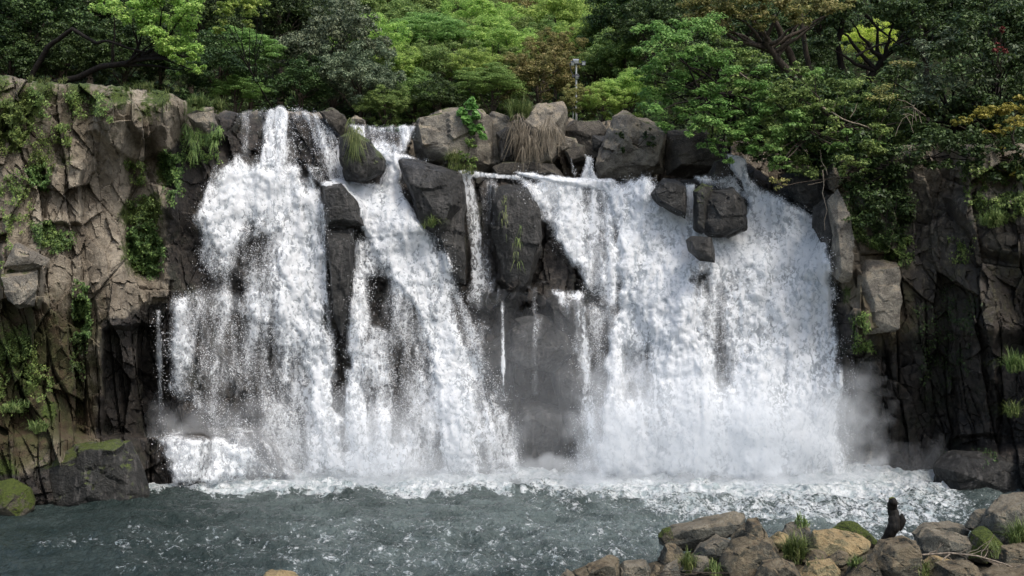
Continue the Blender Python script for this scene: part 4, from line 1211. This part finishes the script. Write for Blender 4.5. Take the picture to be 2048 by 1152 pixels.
hanging('dry straw coloured grass hanging down the tallest block of the lip', 1085, 262, 38.0, 34, 1.15, 700, 'dry', 1)
hanging('strands of dead grass hanging beside the dark upright slab', 1040, 250, 38.2, 14, 1.5, 240, 'dry', 2)
hanging('yellow green grass hanging down the mossy black boulder', 712, 268, 36.0, 13, 1.0, 330, 'grass', 3)
hanging('green curtain of grass hanging on the upper end of the left cliff', 404, 268, 35.3, 26, 1.0, 900, 'grass', 4)
hanging('grass streamer on the black buttress beside the trickle', 1038, 492, 36.2, 5, .6, 60, 'grass', 5)
hanging('tiny leaf tuft on the upper black buttress', 1011, 425, 36.2, 5, .4, 60, 'grass', 6)


def wall_plant(name, label, cat, poly, n, L, mat, seed, depth=.3, gate=0.0, off=.05):
    """leaves rooted on the cliff face inside an outline"""
    rng = np.random.default_rng(seed + 500)
    p = np.array(poly, float)
    u = rng.uniform(p[:, 0].min() - 8, p[:, 0].max() + 8, n * 4); v = rng.uniform(p[:, 1].min() - 8, p[:, 1].max() + 8, n * 4)
    m = mask(poly, u, v, 9, 10, seed) * np.clip(.55 + 1.8 * fbm2(u / 17, v / 15, 3, seed) - gate, 0, 1)
    k = rng.uniform(0, 1, len(u)) < m
    u = u[k][:n]; v = v[k][:n]
    cl = .5 + .5 * fbm2(u / 12, v / 10, 2, seed + 3)
    Y = rock_depth(u, v) - off - depth * cl * rng.uniform(0.2, 1, len(u))
    cu, cv = p[:, 0].mean(), p[:, 1].mean()
    yr = float(rock_depth(np.array([[cu]]), np.array([[cv]]))[0, 0])
    root = empty(name, P(cu, cv, yr), label, cat)
    c = np.stack([(u - 1024) / F * Y, Y, CZ - (v - 576) / F * Y], 1) - np.array(root.location)
    nr = np.array([0, -.55, .8]) + rng.normal(0, .45, (len(u), 3))
    a = Acc(); leaf_quads(a, c, nr, L, .5, rng, hang=np.array([0, -.3, -.9]))
    root.data if root.type != 'EMPTY' else add('leaves', a.mesh('leaves', M[mat], True), root)


WP = [
 ('vine', 'green climber with clumps of small leaves high in the left wall corner', [(0, 190), (45, 200), (60, 250), (40, 300), (-20, 320), (-30, 190)], 2200, .08, 'leaf_mid', .1),
 ('fern', 'row of ferns on the upper left wall below the crest', [(60, 180), (100, 190), (95, 235), (70, 215)], 500, .09, 'leaf_mid', 0),
 ('vine', 'ivy patch under the crest at the centre of the left wall', [(130, 185), (215, 190), (220, 240), (150, 235)], 1300, .07, 'leaf_mid', .15),
 ('fern', 'fern tongue on the dark streak of the left wall', [(105, 240), (140, 235), (135, 290), (110, 285)], 600, .08, 'leaf_mid', .1),
 ('fern', 'bright fern cluster left of the pale central rock face', [(52, 330), (104, 335), (98, 385), (60, 372)], 800, .09, 'leaf_ivy', .05),
 ('vine', 'trailing weeds down the far left edge of the wall', [(-20, 340), (50, 350), (70, 420), (20, 520), (-30, 540)], 2200, .08, 'leaf_mid', .2),
 ('vine', 'moss green growth right of the far left edge', [(50, 250), (90, 260), (110, 330), (60, 340)], 900, .07, 'leaf_mid', .15),
 ('shrub', 'small leafy bush rooted in a crack above the tilted slab', [(68, 450), (100, 446), (150, 465), (148, 490), (110, 500), (78, 495)], 1300, .10, 'leaf_ivy', -.2),
 ('vine', 'narrow strip of broad leaves hanging from the lower left wall', [(152, 565), (172, 570), (176, 640), (178, 672), (158, 672), (150, 620)], 1500, .10, 'leaf_ivy', -.3),
 ('vine', 'dark creeping strip below the narrow leaf strip', [(145, 680), (170, 680), (168, 760), (146, 740)], 700, .08, 'leaf_dark', -.1),
 ('shrub', 'hanging green curtain of ferns in the gully between left wall and falls', [(255, 455), (300, 445), (325, 490), (326, 545), (300, 560), (262, 520)], 3400, .09, 'leaf_ivy', -.3),
 ('fern', 'bright fern fronds at the top of the green gully', [(255, 400), (300, 395), (315, 440), (262, 445)], 1000, .10, 'leaf_ivy', .05),
 ('shrub', 'leafy growth beside the upper gully of the left wall', [(322, 305), (362, 315), (366, 380), (345, 410), (325, 380)], 1700, .09, 'leaf_ivy', -.1),
 ('shrub', 'green patch below the crest grass next to the falls', [(368, 255), (440, 262), (435, 320), (380, 335)], 1700, .08, 'leaf_mid', .05),
 ('vine', 'thin growth in the crack centre of the left wall', [(255, 325), (290, 330), (285, 365), (262, 360)], 500, .08, 'leaf_mid', 0),
 ('vine', 'yellow green scrub carpeting the lower left wall', [(-20, 660), (80, 690), (110, 790), (40, 830), (-30, 810)], 2600, .07, 'leaf_mid', .25),
 ('fern', 'short fern row on the brown ledge of the lower left wall', [(-10, 800), (50, 806), (48, 826), (-10, 826)], 500, .08, 'leaf_ivy', 0),
 ('vine', 'white flecked ivy mass hanging over the right cliff corner', [(1690, 350), (1790, 330), (1830, 400), (1820, 470), (1770, 500), (1700, 470), (1680, 400)], 5200, .09, 'leaf_dark', -.35),
 ('fern', 'fresh green sprig below the ivy on the right cliff', [(1682, 430), (1725, 436), (1728, 475), (1690, 462)], 800, .09, 'leaf_ivy', -.1),
 ('vine', 'drooping brown green weeds beneath the ivy mass', [(1730, 470), (1830, 475), (1820, 530), (1770, 530)], 1300, .08, 'leaf_mid', .1),
 ('fern', 'small green plant between tan pillar and the right fall', [(1700, 640), (1735, 630), (1745, 700), (1712, 700)], 700, .08, 'leaf_mid', .05),
 ('vine', 'weedy streaks down the middle of the right cliff', [(1830, 620), (1900, 560), (1960, 600), (1930, 760), (1850, 820)], 1500, .07, 'leaf_dark', .25),
 ('fern', 'dim fern on the right cliff beside the ladder of ledges', [(1900, 480), (1945, 480), (1940, 530), (1905, 525)], 600, .08, 'leaf_mid', .05),
 ('vine', 'leafy fringe spilling over the right cliff at the picture edge', [(1920, 330), (2070, 320), (2070, 420), (1990, 450), (1930, 400)], 3000, .10, 'leaf_mid', -.05),
 ('vine', 'grass green weeds on the low rocks at the right waterline', [(1880, 905), (1990, 900), (1990, 930), (1900, 935)], 500, .06, 'leaf_dark', .2),
]
for i, (nm, lab, poly, n_, L, mt, gt) in enumerate(WP):
    wall_plant(nm, lab, nm if nm != 'vine' else 'creeper', poly, n_, L, mt, i, .35, gt)


# ------------------------------------------------------------------ shrubs and trees
def shrub(name, label, cat, Y, pads, mat, L=.12, dens=1.0, flat=.6, seed=0, base=None, trunk_r=.05, bark='bark', up=.7, dy=.5, W=.55, limbs=True, extra=None):
    """foliage clumps at their places, borne by limbs from one foot"""
    rng = np.random.default_rng(seed + 900)
    ys = [Y + rng.uniform(-dy, dy) for _ in pads]
    if base is None:
        k = int(np.argmax([p[1] for p in pads])); base = (np.mean([p[0] for p in pads]), max(p[1] + p[2] for p in pads), Y + .3)
    b = np.array(P(*base))
    root = empty(name, b, label, cat)
    a = Acc(); w_ = Acc()
    hub = np.array(P(np.mean([p[0] for p in pads]), np.mean([p[1] for p in pads]) * .6 + base[1] * .4, Y + .25)) - b
    tube(w_, wander((0, 0, -.1), hub, 7, .12, rng), np.linspace(trunk_r, trunk_r * .7, 7), 8, False)
    for (u, v, r), y_ in zip(pads, ys):
        c = np.array(P(u, v, y_)) - b; R = r / F * y_
        n = int(dens * 6.5 * R * R / (L * L * .5)) + 30
        # each clump is a handful of sprays
        n = int(n * 1.5); ns = max(6, int(n / 130))
        for q in range(ns):
            d = rng.normal(0, 1, 3); d /= np.linalg.norm(d)
            cc = c + d * np.array([R, R, R * (.4 + .6 * flat)]) * rng.uniform(.3, 1.05) + np.array([0, -.45 * R, .05 * R])
            rr = R * rng.uniform(.2, .55)
            pad(a, rng, cc, (rr * rng.uniform(.8, 1.5), rr, rr * min(1, flat * rng.uniform(.8, 1.5))), int(n / ns), L, W, up, .25)
        if limbs:
            e = c + np.array([0, 0, -R * .2])
            tube(w_, wander(hub * rng.uniform(.6, 1), e, 6, .2, rng), np.linspace(trunk_r * .55, .012, 6), 6, False)
    add('crown', a.mesh('crown', M[mat], True), root)
    if extra:
        for pts_, r0, r1 in extra:
            q = [np.array(P(*p)) - b for p in pts_]
            pp = np.concatenate([wander(q[i], q[i + 1], 5, .12, rng)[(1 if i else 0):] for i in range(len(q) - 1)])
            tube(w_, pp, np.linspace(r0, r1, len(pp)), 8, False)
    add('trunk', w_.mesh('trunk', M[bark], True), root)
    return root


def crown_proto(kind, mat, L, npuff, nleaf, seed, flat, zs, pr, up, W=.55):
    rng = np.random.default_rng(seed)
    R = 2.2
    a = Acc()
    npuff = int(npuff * 1.7); nleaf = int(nleaf * 1.15)
    for k in range(npuff):
        d = rng.normal(0, 1, 3); d[2] = abs(d[2]) * .9 - .35 * rng.uniform(0, 1) if rng.uniform() < .85 else d[2]
        d /= np.linalg.norm(d)
        lump = 1 + .25 * math.sin(3 * d[0] + seed) * math.cos(2.3 * d[2] + seed * 2)
        c = d * R * rng.uniform(.5, 1.12) * lump; c[2] *= zs
        r = R * rng.uniform(*pr) * rng.uniform(.6, 1.1)
        pad(a, rng, c, (r, r, r * flat), int(nleaf * rng.uniform(.6, 1.3)), L, W, up, .45)
    crown = a.mesh('crown_' + kind, M[mat], True)
    w_ = Acc()
    H = 4.2
    tr = wander((0, 0, -H), (0, 0, .4), 9, .06, rng)
    tube(w_, tr, np.linspace(.17, .07, 9), 9, False)
    for k in range(11):
        s0 = tr[rng.integers(4, 8)]
        d = rng.normal(0, 1, 3); d[2] = abs(d[2]) * .7 + .1; d /= np.linalg.norm(d)
        tube(w_, wander(s0, d * R * .85 * np.array([1, 1, zs]), 7, .3, rng), np.linspace(.055, .012, 7), 5, False)
    return crown, w_.mesh('trunk_' + kind, M['bark'], True)


PRO = {}
for kind, mat, L, npf, nl, flat, zs, pr, up in [
        ('bright', 'leaf_bright', .105, 105, 150, .62, .85, (.13, .24), .9), ('lime', 'leaf_lime_sun', .105, 60, 120, .62, .85, (.13, .24), .9), ('mid', 'leaf_mid', .115, 105, 140, .6, .85, (.13, .26), .8),
        ('dark', 'leaf_dark', .12, 100, 135, .6, .9, (.14, .26), .7), ('grey', 'leaf_grey', .11, 110, 140, .8, .8, (.12, .2), .4),
        ('bronze', 'leaf_bronze', .10, 120, 140, .75, .85, (.10, .18), .6), ('layered', 'leaf_fresh', .11, 85, 150, .26, .75, (.18, .34), 1.4)]:
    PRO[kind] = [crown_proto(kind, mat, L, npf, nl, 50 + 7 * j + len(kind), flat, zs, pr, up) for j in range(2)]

TREES = [  # u, v, radius px, kind, label, fixed Y or None
 (60, 60, 110, 'dark', 'gloomy evergreen at the far left behind the cliff crest', 44), (180, 30, 100, 'dark', 'dark tree over the left cliff with a bent bough in front', 47),
 (250, 120, 80, 'dark', 'dark low bush behind the middle of the left crest', 43.5), (120, 130, 80, 'dark', 'black green bush behind the left crest near its highest turf', 42.8),
 (20, 130, 70, 'dark', 'dark shrub at the left picture edge just above the cliff', 42.5), (380, 40, 80, 'dark', 'deep green tree right behind the drooping bright branch', 46),
 (440, 150, 78, 'dark', 'dark feathery tree low between bright branch and river crest', 43.5), (500, 110, 60, 'layered', 'layered green tree with flat sprays behind the leftmost curtain', 45),
 (470, 190, 46, 'layered', 'low layered green bush over the leftmost crest water', 43.2), (560, 40, 80, 'dark', 'tall dark tree above the leftmost crest', 50),
 (660, 120, 82, 'grey', 'large grey green rounded shrub over the river crest', 47), (640, 40, 62, 'grey', 'grey green tree top above the rounded shrub', 52),
 (720, 175, 62, 'grey', 'smaller grey shrub low beside the chute', 45), (600, 180, 56, 'dark', 'dark bush directly above the crest of the left fall', 44.5),
 (700, 30, 55, 'mid', 'mid green tree at the top edge above the grey shrubs', 56), (735, 105, 58, 'bright', 'bright yellow green tree leaning over the grey shrub', 50),
 (790, 150, 46, 'bright', 'small bright tree right of the grey shrubs', 48), (780, 60, 60, 'mid', 'green tree behind the bright leaning tree', 57),
 (800, 20, 62, 'mid', 'soft green tree at the top edge left of centre', 63), (860, 90, 66, 'layered', 'spreading layered tree in the centre left of the hillside', 53),
 (900, 150, 60, 'mid', 'bluish green shady tree behind the pale outcrop', 49), (830, 200, 46, 'mid', 'low mid green bush at the left of the outcrop', 45.5),
 (770, 215, 36, 'mid', 'little bush at the river edge above the chute', 44), (880, 205, 40, 'dark', 'dark hollow bush behind the outcrop', 45),
 (1020, 150, 40, 'mid', 'small green tree left of the bronze flowering tree', 49), (950, 150, 40, 'bright', 'young bright tree over the pale outcrop behind the layered bush', 47.5), (820, 75, 44, 'bright', 'yellow green tree between the two soft green trees left of centre', 58), (1090, 90, 40, 'mid', 'green tree squeezed above the smaller bronze tree', 58), (1215, 75, 44, 'mid', 'half shaded green tree between lamp and dark evergreen', 54),
 (900, 30, 60, 'mid', 'round topped green tree upper centre', 66), (960, 60, 56, 'bright', 'fresh green tree at the upper centre', 60),
 (1000, 105, 56, 'bright', 'brightest domed tree in the middle of the hillside', 53), (930, 100, 50, 'mid', 'rounded mid green tree left of the brightest dome', 55),
 (980, 10, 60, 'bright', 'pale green treetop at the top edge centre', 72), (1050, 35, 56, 'bronze', 'bronze tinted tree near the top edge', 68),
 (1110, 50, 60, 'bright', 'wide yellow green tree above the lamp', 63), (1170, 95, 52, 'bright', 'light green tree right behind the lamp head', 55),
 (1180, 30, 56, 'bright', 'yellow green tree at the top edge right of centre', 70), (1075, 165, 62, 'bronze', 'bronze flowering tree left of the lamp post', 47.5),
 (1110, 115, 44, 'bronze', 'smaller bronze tree behind the flowering one', 51), (985, 180, 48, 'layered', 'layered green bush behind the reedy clump', 46),
 (1190, 150, 46, 'mid', 'mid green tree behind the lamp pole', 50), (1165, 205, 34, 'bronze', 'low bronze bush at the foot of the lamp post', 44.5),
 (1205, 212, 36, 'bright', 'low bright green bush right of the lamp foot', 44), (1250, 195, 44, 'bright', 'low yellow green bush above the peaked block', 44.8),
 (1250, 120, 58, 'mid', 'tree in soft shade right of the lamp', 49), (1255, 45, 62, 'dark', 'dark evergreen at the top right of the hillside gap', 52),
 (1310, 70, 66, 'dark', 'dark tree behind the overhanging maple', 47), (1230, 0, 48, 'bright', 'bright tree peeping over the dark evergreen', 74),
 (1330, 20, 60, 'dark', 'dark crown at the top edge left of the bare trunks', 50), (1735, 88, 46, 'lime', 'yellow green tree with painted-in sunlight showing through the gap in the dark boughs', 41.2),
 (840, 130, 40, 'mid', 'thin green tree left of the spreading layered one', 50), (1040, 95, 44, 'mid', 'green tree between bright dome and bronze tree', 57), (320, 110, 60, 'dark', 'dark bush under the drooping bright branch', 44),
 (1130, 0, 60, 'bright', 'far pale treetop over the wide yellow green tree', 80), (850, -10, 60, 'mid', 'far green treetop left of centre at the top edge', 80), (740, -10, 60, 'mid', 'far treetop over the grey green tree', 72),
 (1500, 70, 90, 'dark', 'black green tree behind the bare leaning trunks', 46), (1640, 60, 70, 'dark', 'black tree left of the glowing gap', 45), (1850, 60, 100, 'dark', 'dark tree right of the glowing gap', 45), (1990, 60, 100, 'dark', 'shadowy tree in the top right corner', 43), (1600, 160, 80, 'dark', 'dark bush under the bare trunks', 42.5), (1420, 150, 80, 'dark', 'dark interior of the maple stand', 43),
]
first = {}
cnt = {}
for (u, v, r, kind, lab, Y) in TREES:
    if 600 < u < 1300: r = r * 1.22
    R = r / F * Y; s_ = R / 2.0
    k = cnt.get(kind, 0); cnt[kind] = k + 1
    cm, tm = PRO[kind][k % 2]
    c = np.array(P(u, v, Y))
    nm = {'lime': 'broadleaf_tree', 'bright': 'broadleaf_tree', 'mid': 'broadleaf_tree', 'dark': 'evergreen_tree', 'grey': 'grey_shrub', 'bronze': 'chinquapin_tree', 'layered': 'layered_tree'}[kind]
    ct = 'bush' if ('bush' in lab or 'shrub' in lab) else 'tree'
    root = empty(nm if ct == 'tree' or kind == 'grey' else 'bush', c - np.array([0, 0, 3.4 * s_]), lab, ct, 'trees on the slope behind the falls')
    root.rotation_euler[2] = (k * 2.399) % 6.283
    root.scale = (s_, s_, s_)
    key2 = (kind, k % 2)
    if key2 not in first:
        a_ = add('crown', cm, root); a_.location = (0, 0, 3.4)
        b_ = add('trunk', tm, root); b_.location = (0, 0, 3.4)
        first[key2] = (a_, b_)
    else:
        for q in first[key2]:
            o = q.copy(); C.objects.link(o); o.parent = root

# dense dark undergrowth on the slope behind everything
rng = np.random.default_rng(77)
a = Acc()
N = 70000
uu = rng.uniform(-150, 2200, N); Yv = 42.3 + 34 * rng.uniform(0, 1, N) ** 1.5
X = (uu - 1024) / F * Yv
Z = hill_z(X, Yv) + rng.uniform(0, 1.1, N) * (1 + fbm2(X * .7, Yv * .7, 3, 9))
leaf_quads(a, np.stack([X, Yv, Z], 1), np.array([0, -.3, .8]) + rng.normal(0, .5, (N, 3)), .26, .55, rng)
tag(add('undergrowth', a.mesh('undergrowth', m_leaf('undergrowth_leaf', (.03, .06, .018), (.07, .13, .035), (.13, .2, .06), .3), True)), 'dark leafy undergrowth covering the slope behind the trees', 'undergrowth', kind='stuff')

def fill(poly, n, r0, r1, seed):
    rng = np.random.default_rng(seed); p = np.array(poly, float); out = []
    for k in range(6000):
        u = rng.uniform(p[:, 0].min(), p[:, 0].max()); v = rng.uniform(p[:, 1].min(), p[:, 1].max()); r = rng.uniform(r0, r1)
        if sdf(poly, np.array([[u]]), np.array([[v]]))[0, 0] < -r * .4 and all(math.hypot(u - q[0], v - q[1]) > .55 * (r + q[2]) for q in out):
            out.append((u, v, r))
        if len(out) >= n: break
    return out


# ---- near trees leaning over the falls
shrub('maple_tree', 'bright green drooping branch of a tree over the left cliff', 'tree', 40.0,
      [(300, 30, 46), (345, 45, 44), (375, 15, 34), (370, 80, 36), (340, 100, 34), (388, 110, 26), (375, 135, 26), (398, 140, 14), (310, 75, 36), (265, 40, 34), (290, 0, 34), (230, 20, 30), (330, 0, 36)],
      'leaf_bright', .115, 1.5, .6, 1, base=(60, 175, 41.5), trunk_r=.13, bark='bark_dark', extra=[([(60, 160, 41.3), (95, 95, 41), (145, 58, 40.6), (190, 85, 40.4), (215, 82, 40.2), (290, 105, 40)], .11, .03)])
shrub('maple_tree', 'small bright clump of leaves hanging at the top beside the dark gap', 'tree', 41.0,
      [(450, 30, 24), (490, 15, 28), (515, 30, 16), (500, 52, 14), (435, 60, 14), (460, 5, 30), (520, 0, 26)], 'leaf_bright', .115, 1.5, .6, 2, base=(560, 235, 44), trunk_r=.035, bark='bark_dark')
shrub('maple_tree', 'wide maple with layered light green sprays overhanging the right fall', 'tree', 36.4,
      [(1330, 90, 44), (1310, 140, 34), (1345, 160, 34), (1320, 195, 40), (1290, 100, 24), (1370, 110, 36), (1300, 225, 30), (1350, 230, 34), (1400, 190, 34), (1420, 240, 40), (1380, 265, 26), (1450, 170, 36), (1480, 210, 36),
       (1470, 265, 36), (1440, 300, 22), (1460, 330, 16), (1400, 60, 40), (1500, 160, 34), (1520, 240, 34), (1350, 60, 30), (1290, 150, 26), (1330, 250, 24), (1300, 60, 30), (1400, 120, 34), (1440, 120, 34), (1380, 150, 34), (1500, 290, 26), (1420, 290, 20), (1440, 215, 34), (1530, 200, 30)],
      'leaf_fresh', .105, 1.3, .55, 3, base=(1600, 190, 37.6), trunk_r=.08, up=1.0, dy=.9, bark='bark_dark', extra=[([(1600, 180, 37.5), (1500, 150, 37), (1420, 150, 36.6), (1340, 190, 36.2)], .04, .012)])
shrub('maple_tree', 'fresh green sprays hanging low in front of the corner cascade', 'tree', 35.6,
      [(1575, 245, 30), (1600, 235, 26), (1555, 270, 22), (1540, 300, 18), (1545, 335, 18), (1560, 325, 22), (1630, 150, 20), (1690, 280, 34), (1720, 300, 34), (1730, 330, 26), (1670, 300, 22)],
      'leaf_fresh', .11, 1.5, .5, 4, base=(1650, 250, 37), trunk_r=.07, dy=.4)
shrub('laurel_tree', 'shaded laurel mass filling the bank above the right cliff', 'tree', 37.2,
      [(1540, 190, 60), (1620, 190, 60), (1600, 260, 60), (1680, 230, 60), (1560, 310, 44), (1640, 310, 56), (1720, 250, 60), (1500, 300, 34), (1500, 230, 50), (1700, 180, 50), (1780, 230, 60), (1760, 320, 60), (1660, 360, 44), (1600, 350, 34)],
      'leaf_dark', .12, 1.35, .6, 5, base=(1640, 380, 38.5), trunk_r=.12, bark='bark_dark', dy=.6)
shrub('laurel_tree', 'grey green shrub with long leaves on the right cliff top', 'tree', 35.6,
      [(1850, 110, 44), (1900, 100, 44), (1940, 140, 44), (1870, 160, 40), (1840, 190, 36), (1910, 190, 44), (1960, 190, 40), (1990, 110, 40)],
      'leaf_grey', .13, 1.2, .6, 6, base=(1900, 300, 36.5), trunk_r=.1, dy=.6, bark='bark_dark', W=.35)
shrub('laurel_tree', 'dark broadleaf thicket at the right edge over the cliff', 'tree', 36.0,
      [(1880, 240, 54), (1960, 250, 54), (2030, 200, 60), (2040, 130, 50), (1820, 280, 44), (2050, 60, 60), (1810, 220, 44), (1780, 150, 40), (1980, 60, 44)],
      'leaf_dark', .12, 1.3, .6, 7, base=(1930, 310, 37), trunk_r=.1, bark='bark_dark', dy=.5)
shrub('golden_shrub', 'golden yellow leafed shrub hanging in from the right edge', 'shrub', 33.4,
      [(1915, 245, 26), (1950, 232, 30), (1990, 225, 30), (2030, 215, 30), (2020, 250, 24), (1990, 265, 20), (1995, 300, 14), (2030, 310, 16), (2030, 345, 18), (2050, 340, 16), (2010, 340, 12)],
      'leaf_gold', .11, 1.2, .45, 8, base=(2080, 330, 34), trunk_r=.05, dy=.4)
shrub('chinquapin_tree', 'olive bronze canopy across the top over the bare trunks', 'tree', 38.5,
      [(1400, 20, 44), (1450, 10, 48), (1500, 15, 44), (1440, 45, 34), (1560, 10, 44), (1620, 15, 40), (1660, 20, 34), (1600, 40, 26), (1380, 45, 30), (1520, 40, 26), (1690, 5, 34)],
      'leaf_bronze', .11, 1.3, .5, 9, base=(1605, 170, 40), trunk_r=.16, dy=.7,
      extra=[([(1605, 160, 40), (1570, 90, 39.5), (1545, 30, 39)], .15, .09), ([(1580, 160, 40), (1520, 60, 39.6), (1490, 20, 39)], .11, .05), ([(1625, 150, 40.2), (1605, 60, 40), (1600, 10, 40)], .10, .07)])
shrub('evergreen_tree', 'black leaning tree whose boughs frame the glowing gap', 'tree', 39.5,
      [(1700, 30, 40), (1740, 15, 40), (1790, 20, 46), (1830, 60, 44), (1660, 90, 34), (1800, 110, 30), (1790, 165, 30), (1660, 40, 34), (1850, 10, 50), (1900, 30, 50)],
      'leaf_dark', .12, 1.2, .6, 10, base=(1715, 190, 40.5), trunk_r=.16, bark='bark_dark', dy=.5,
      extra=[([(1690, 170, 40.2), (1675, 90, 40), (1690, 20, 39.6)], .13, .08), ([(1712, 112, 39.2), (1745, 95, 39.2), (1790, 80, 39.2)], .05, .02), ([(1730, 30, 39.4), (1760, 60, 39.3), (1800, 90, 39)], .06, .02), ([(1810, 0, 39.4), (1840, 60, 39.3), (1850, 120, 39)], .09, .05)])
shrub('evergreen_tree', 'dim green understorey tree hidden under the maple sprays above the dark block', 'tree', 37.4,
      fill([(1300, 90), (1420, 60), (1560, 130), (1600, 300), (1500, 330), (1440, 280), (1330, 250), (1290, 180)], 34, 22, 40, 5), 'leaf_mid', .11, .8, .6, 41, base=(1560, 300, 38.6), trunk_r=.06, bark='bark_dark', dy=.4)
shrub('evergreen_tree', 'dense mixed green mass covering the steep bank between bare trunks and cliff', 'tree', 36.2,
      fill([(1500, 160), (1700, 150), (1860, 200), (1890, 330), (1700, 400), (1600, 380), (1520, 300)], 34, 26, 46, 6), 'leaf_mid', .11, .7, .6, 42, base=(1700, 380, 37.2), trunk_r=.06, bark='bark_dark', dy=.4)
shrub('evergreen_tree', 'shadowed tree filling the right edge above the golden leaves', 'tree', 34.9,
      fill([(1880, 20), (2070, 0), (2070, 330), (1900, 330), (1860, 200)], 30, 30, 50, 7), 'leaf_dark', .12, .8, .6, 43, base=(2000, 330, 35.8), trunk_r=.06, bark='bark_dark', dy=.4)
shrub('laurel_tree', 'dark leafy curtain spilling over the brow of the right cliff', 'tree', 34.6,
      [(1700, 300, 40), (1750, 330, 40), (1800, 300, 40), (1700, 380, 36), (1750, 400, 40), (1790, 420, 30), (1720, 450, 30), (1850, 270, 36), (1900, 290, 26), (1810, 360, 34), (1950, 290, 30), (1680, 330, 30), (2010, 290, 34), (1770, 470, 20), (1840, 320, 26)],
      'leaf_dark', .11, 1.1, .7, 31, base=(1760, 330, 35.6), trunk_r=.06, bark='bark_dark', dy=.25)
shrub('shrub', 'olive green leafy shrub between maple and the grey green shrub', 'shrub', 35.2,
      [(1640, 215, 34), (1690, 190, 34), (1740, 220, 34), (1600, 190, 30), (1760, 260, 30), (1660, 260, 30), (1820, 240, 26), (1590, 140, 26)],
      'leaf_mid', .105, .7, .5, 32, base=(1700, 300, 36), trunk_r=.05, dy=.3)
shrub('laurel_tree', 'dark hanging greenery along the top of the right cliff under the golden leaves', 'shrub', 33.2,
      fill([(1840, 270), (1900, 262), (2080, 290), (2080, 370), (1980, 350), (1900, 345), (1840, 330)], 20, 18, 32, 8), 'leaf_dark', .11, .9, .8, 44, base=(2020, 330, 34.2), trunk_r=.04, bark='bark_dark', dy=.2)
shrub('red_leaf_shrub', 'sprig of red leaves near the upper right edge', 'shrub', 33.6, [(2003, 60, 8), (1992, 98, 12), (2008, 104, 7)], 'leaf_red', .09, 1.0, .6, 11, base=(2000, 180, 35.4), trunk_r=.02, dy=.2)
shrub('shrub', 'rust tinted low shrub below the laurel mass', 'shrub', 35.4, [(1800, 130, 26), (1760, 190, 34), (1800, 330, 30), (1850, 300, 30), (1560, 370, 20)], 'leaf_bronze', .09, .5, .6, 12, base=(1780, 380, 36), trunk_r=.04, dy=.3)
shrub('shrub', 'green leafed shrub hanging over the top right of the cliff face', 'shrub', 34.4, [(1730, 290, 26), (1760, 300, 24), (1700, 325, 24), (1720, 350, 20), (1680, 345, 16)], 'leaf_mid', .10, 1.3, .5, 13, base=(1740, 380, 35.2), trunk_r=.03, dy=.3)
shrub('broad_leaf_vine', 'vine of broad pale leaves hanging down the pale outcrop', 'creeper', 38.0,
      [(940, 212, 16), (925, 225, 12), (955, 232, 14), (935, 245, 15), (958, 255, 10), (945, 262, 10), (965, 272, 9)], 'leaf_fresh', .19, 3.0, .6, 14, base=(950, 280, 38.3), trunk_r=.02, dy=.1, W=.75)
shrub('broad_leaf_vine', 'dark ivy on the seam of the pale outcrop', 'creeper', 38.0, [(938, 290, 14), (925, 315, 14), (945, 325, 12)], 'leaf_mid', .10, 1.2, .9, 15, base=(935, 340, 38.3), trunk_r=.02, dy=.1)
shrub('broad_leaf_vine', 'dark ivy draping the seam of the tall peaked block', 'creeper', 38.0, [(1296, 270, 12), (1300, 290, 12), (1245, 300, 8), (1240, 270, 8)], 'leaf_dark', .10, 1.2, .9, 16, base=(1295, 310, 38.3), trunk_r=.02, dy=.1)
# bare grey branches on the dark bank
root = empty('bare_branch', P(1700, 250, 35.2), 'bare grey branches reaching across the shaded bank', 'branch')
rx, ry, rz = root.location; a = Acc(); rng = np.random.default_rng(21)
for (p, q, r_) in [((1645, 215, 35.2), (1765, 272, 35.0), .03), ((1700, 235, 35.1), (1715, 205, 35), .015), ((1660, 222, 35.1), (1680, 180, 35), .015), ((1645, 340, 35), (1650, 460, 34.8), .02),
                   ((1650, 360, 35), (1615, 370, 35), .01), ((1655, 350, 35), (1640, 300, 35), .012), ((1480, 145, 35.2), (1500, 160, 35.2), .02)]:
    tube(a, wander(bl(*p), bl(*q), 8, .25, rng), np.linspace(r_, r_ * .4, 8), 6)
for k in range(9):
    s0 = bl(1815 + rng.uniform(-20, 20), 215 + rng.uniform(-16, 16), 34.6)
    e = s0 + np.array([rng.uniform(-.6, .7), -.1, rng.uniform(-.7, .15)])
    tube(a, wander(s0, e, 6, .3, rng, .2), .008, 4)
add('twigs', a.mesh('bare_twigs', M['twig']), root)
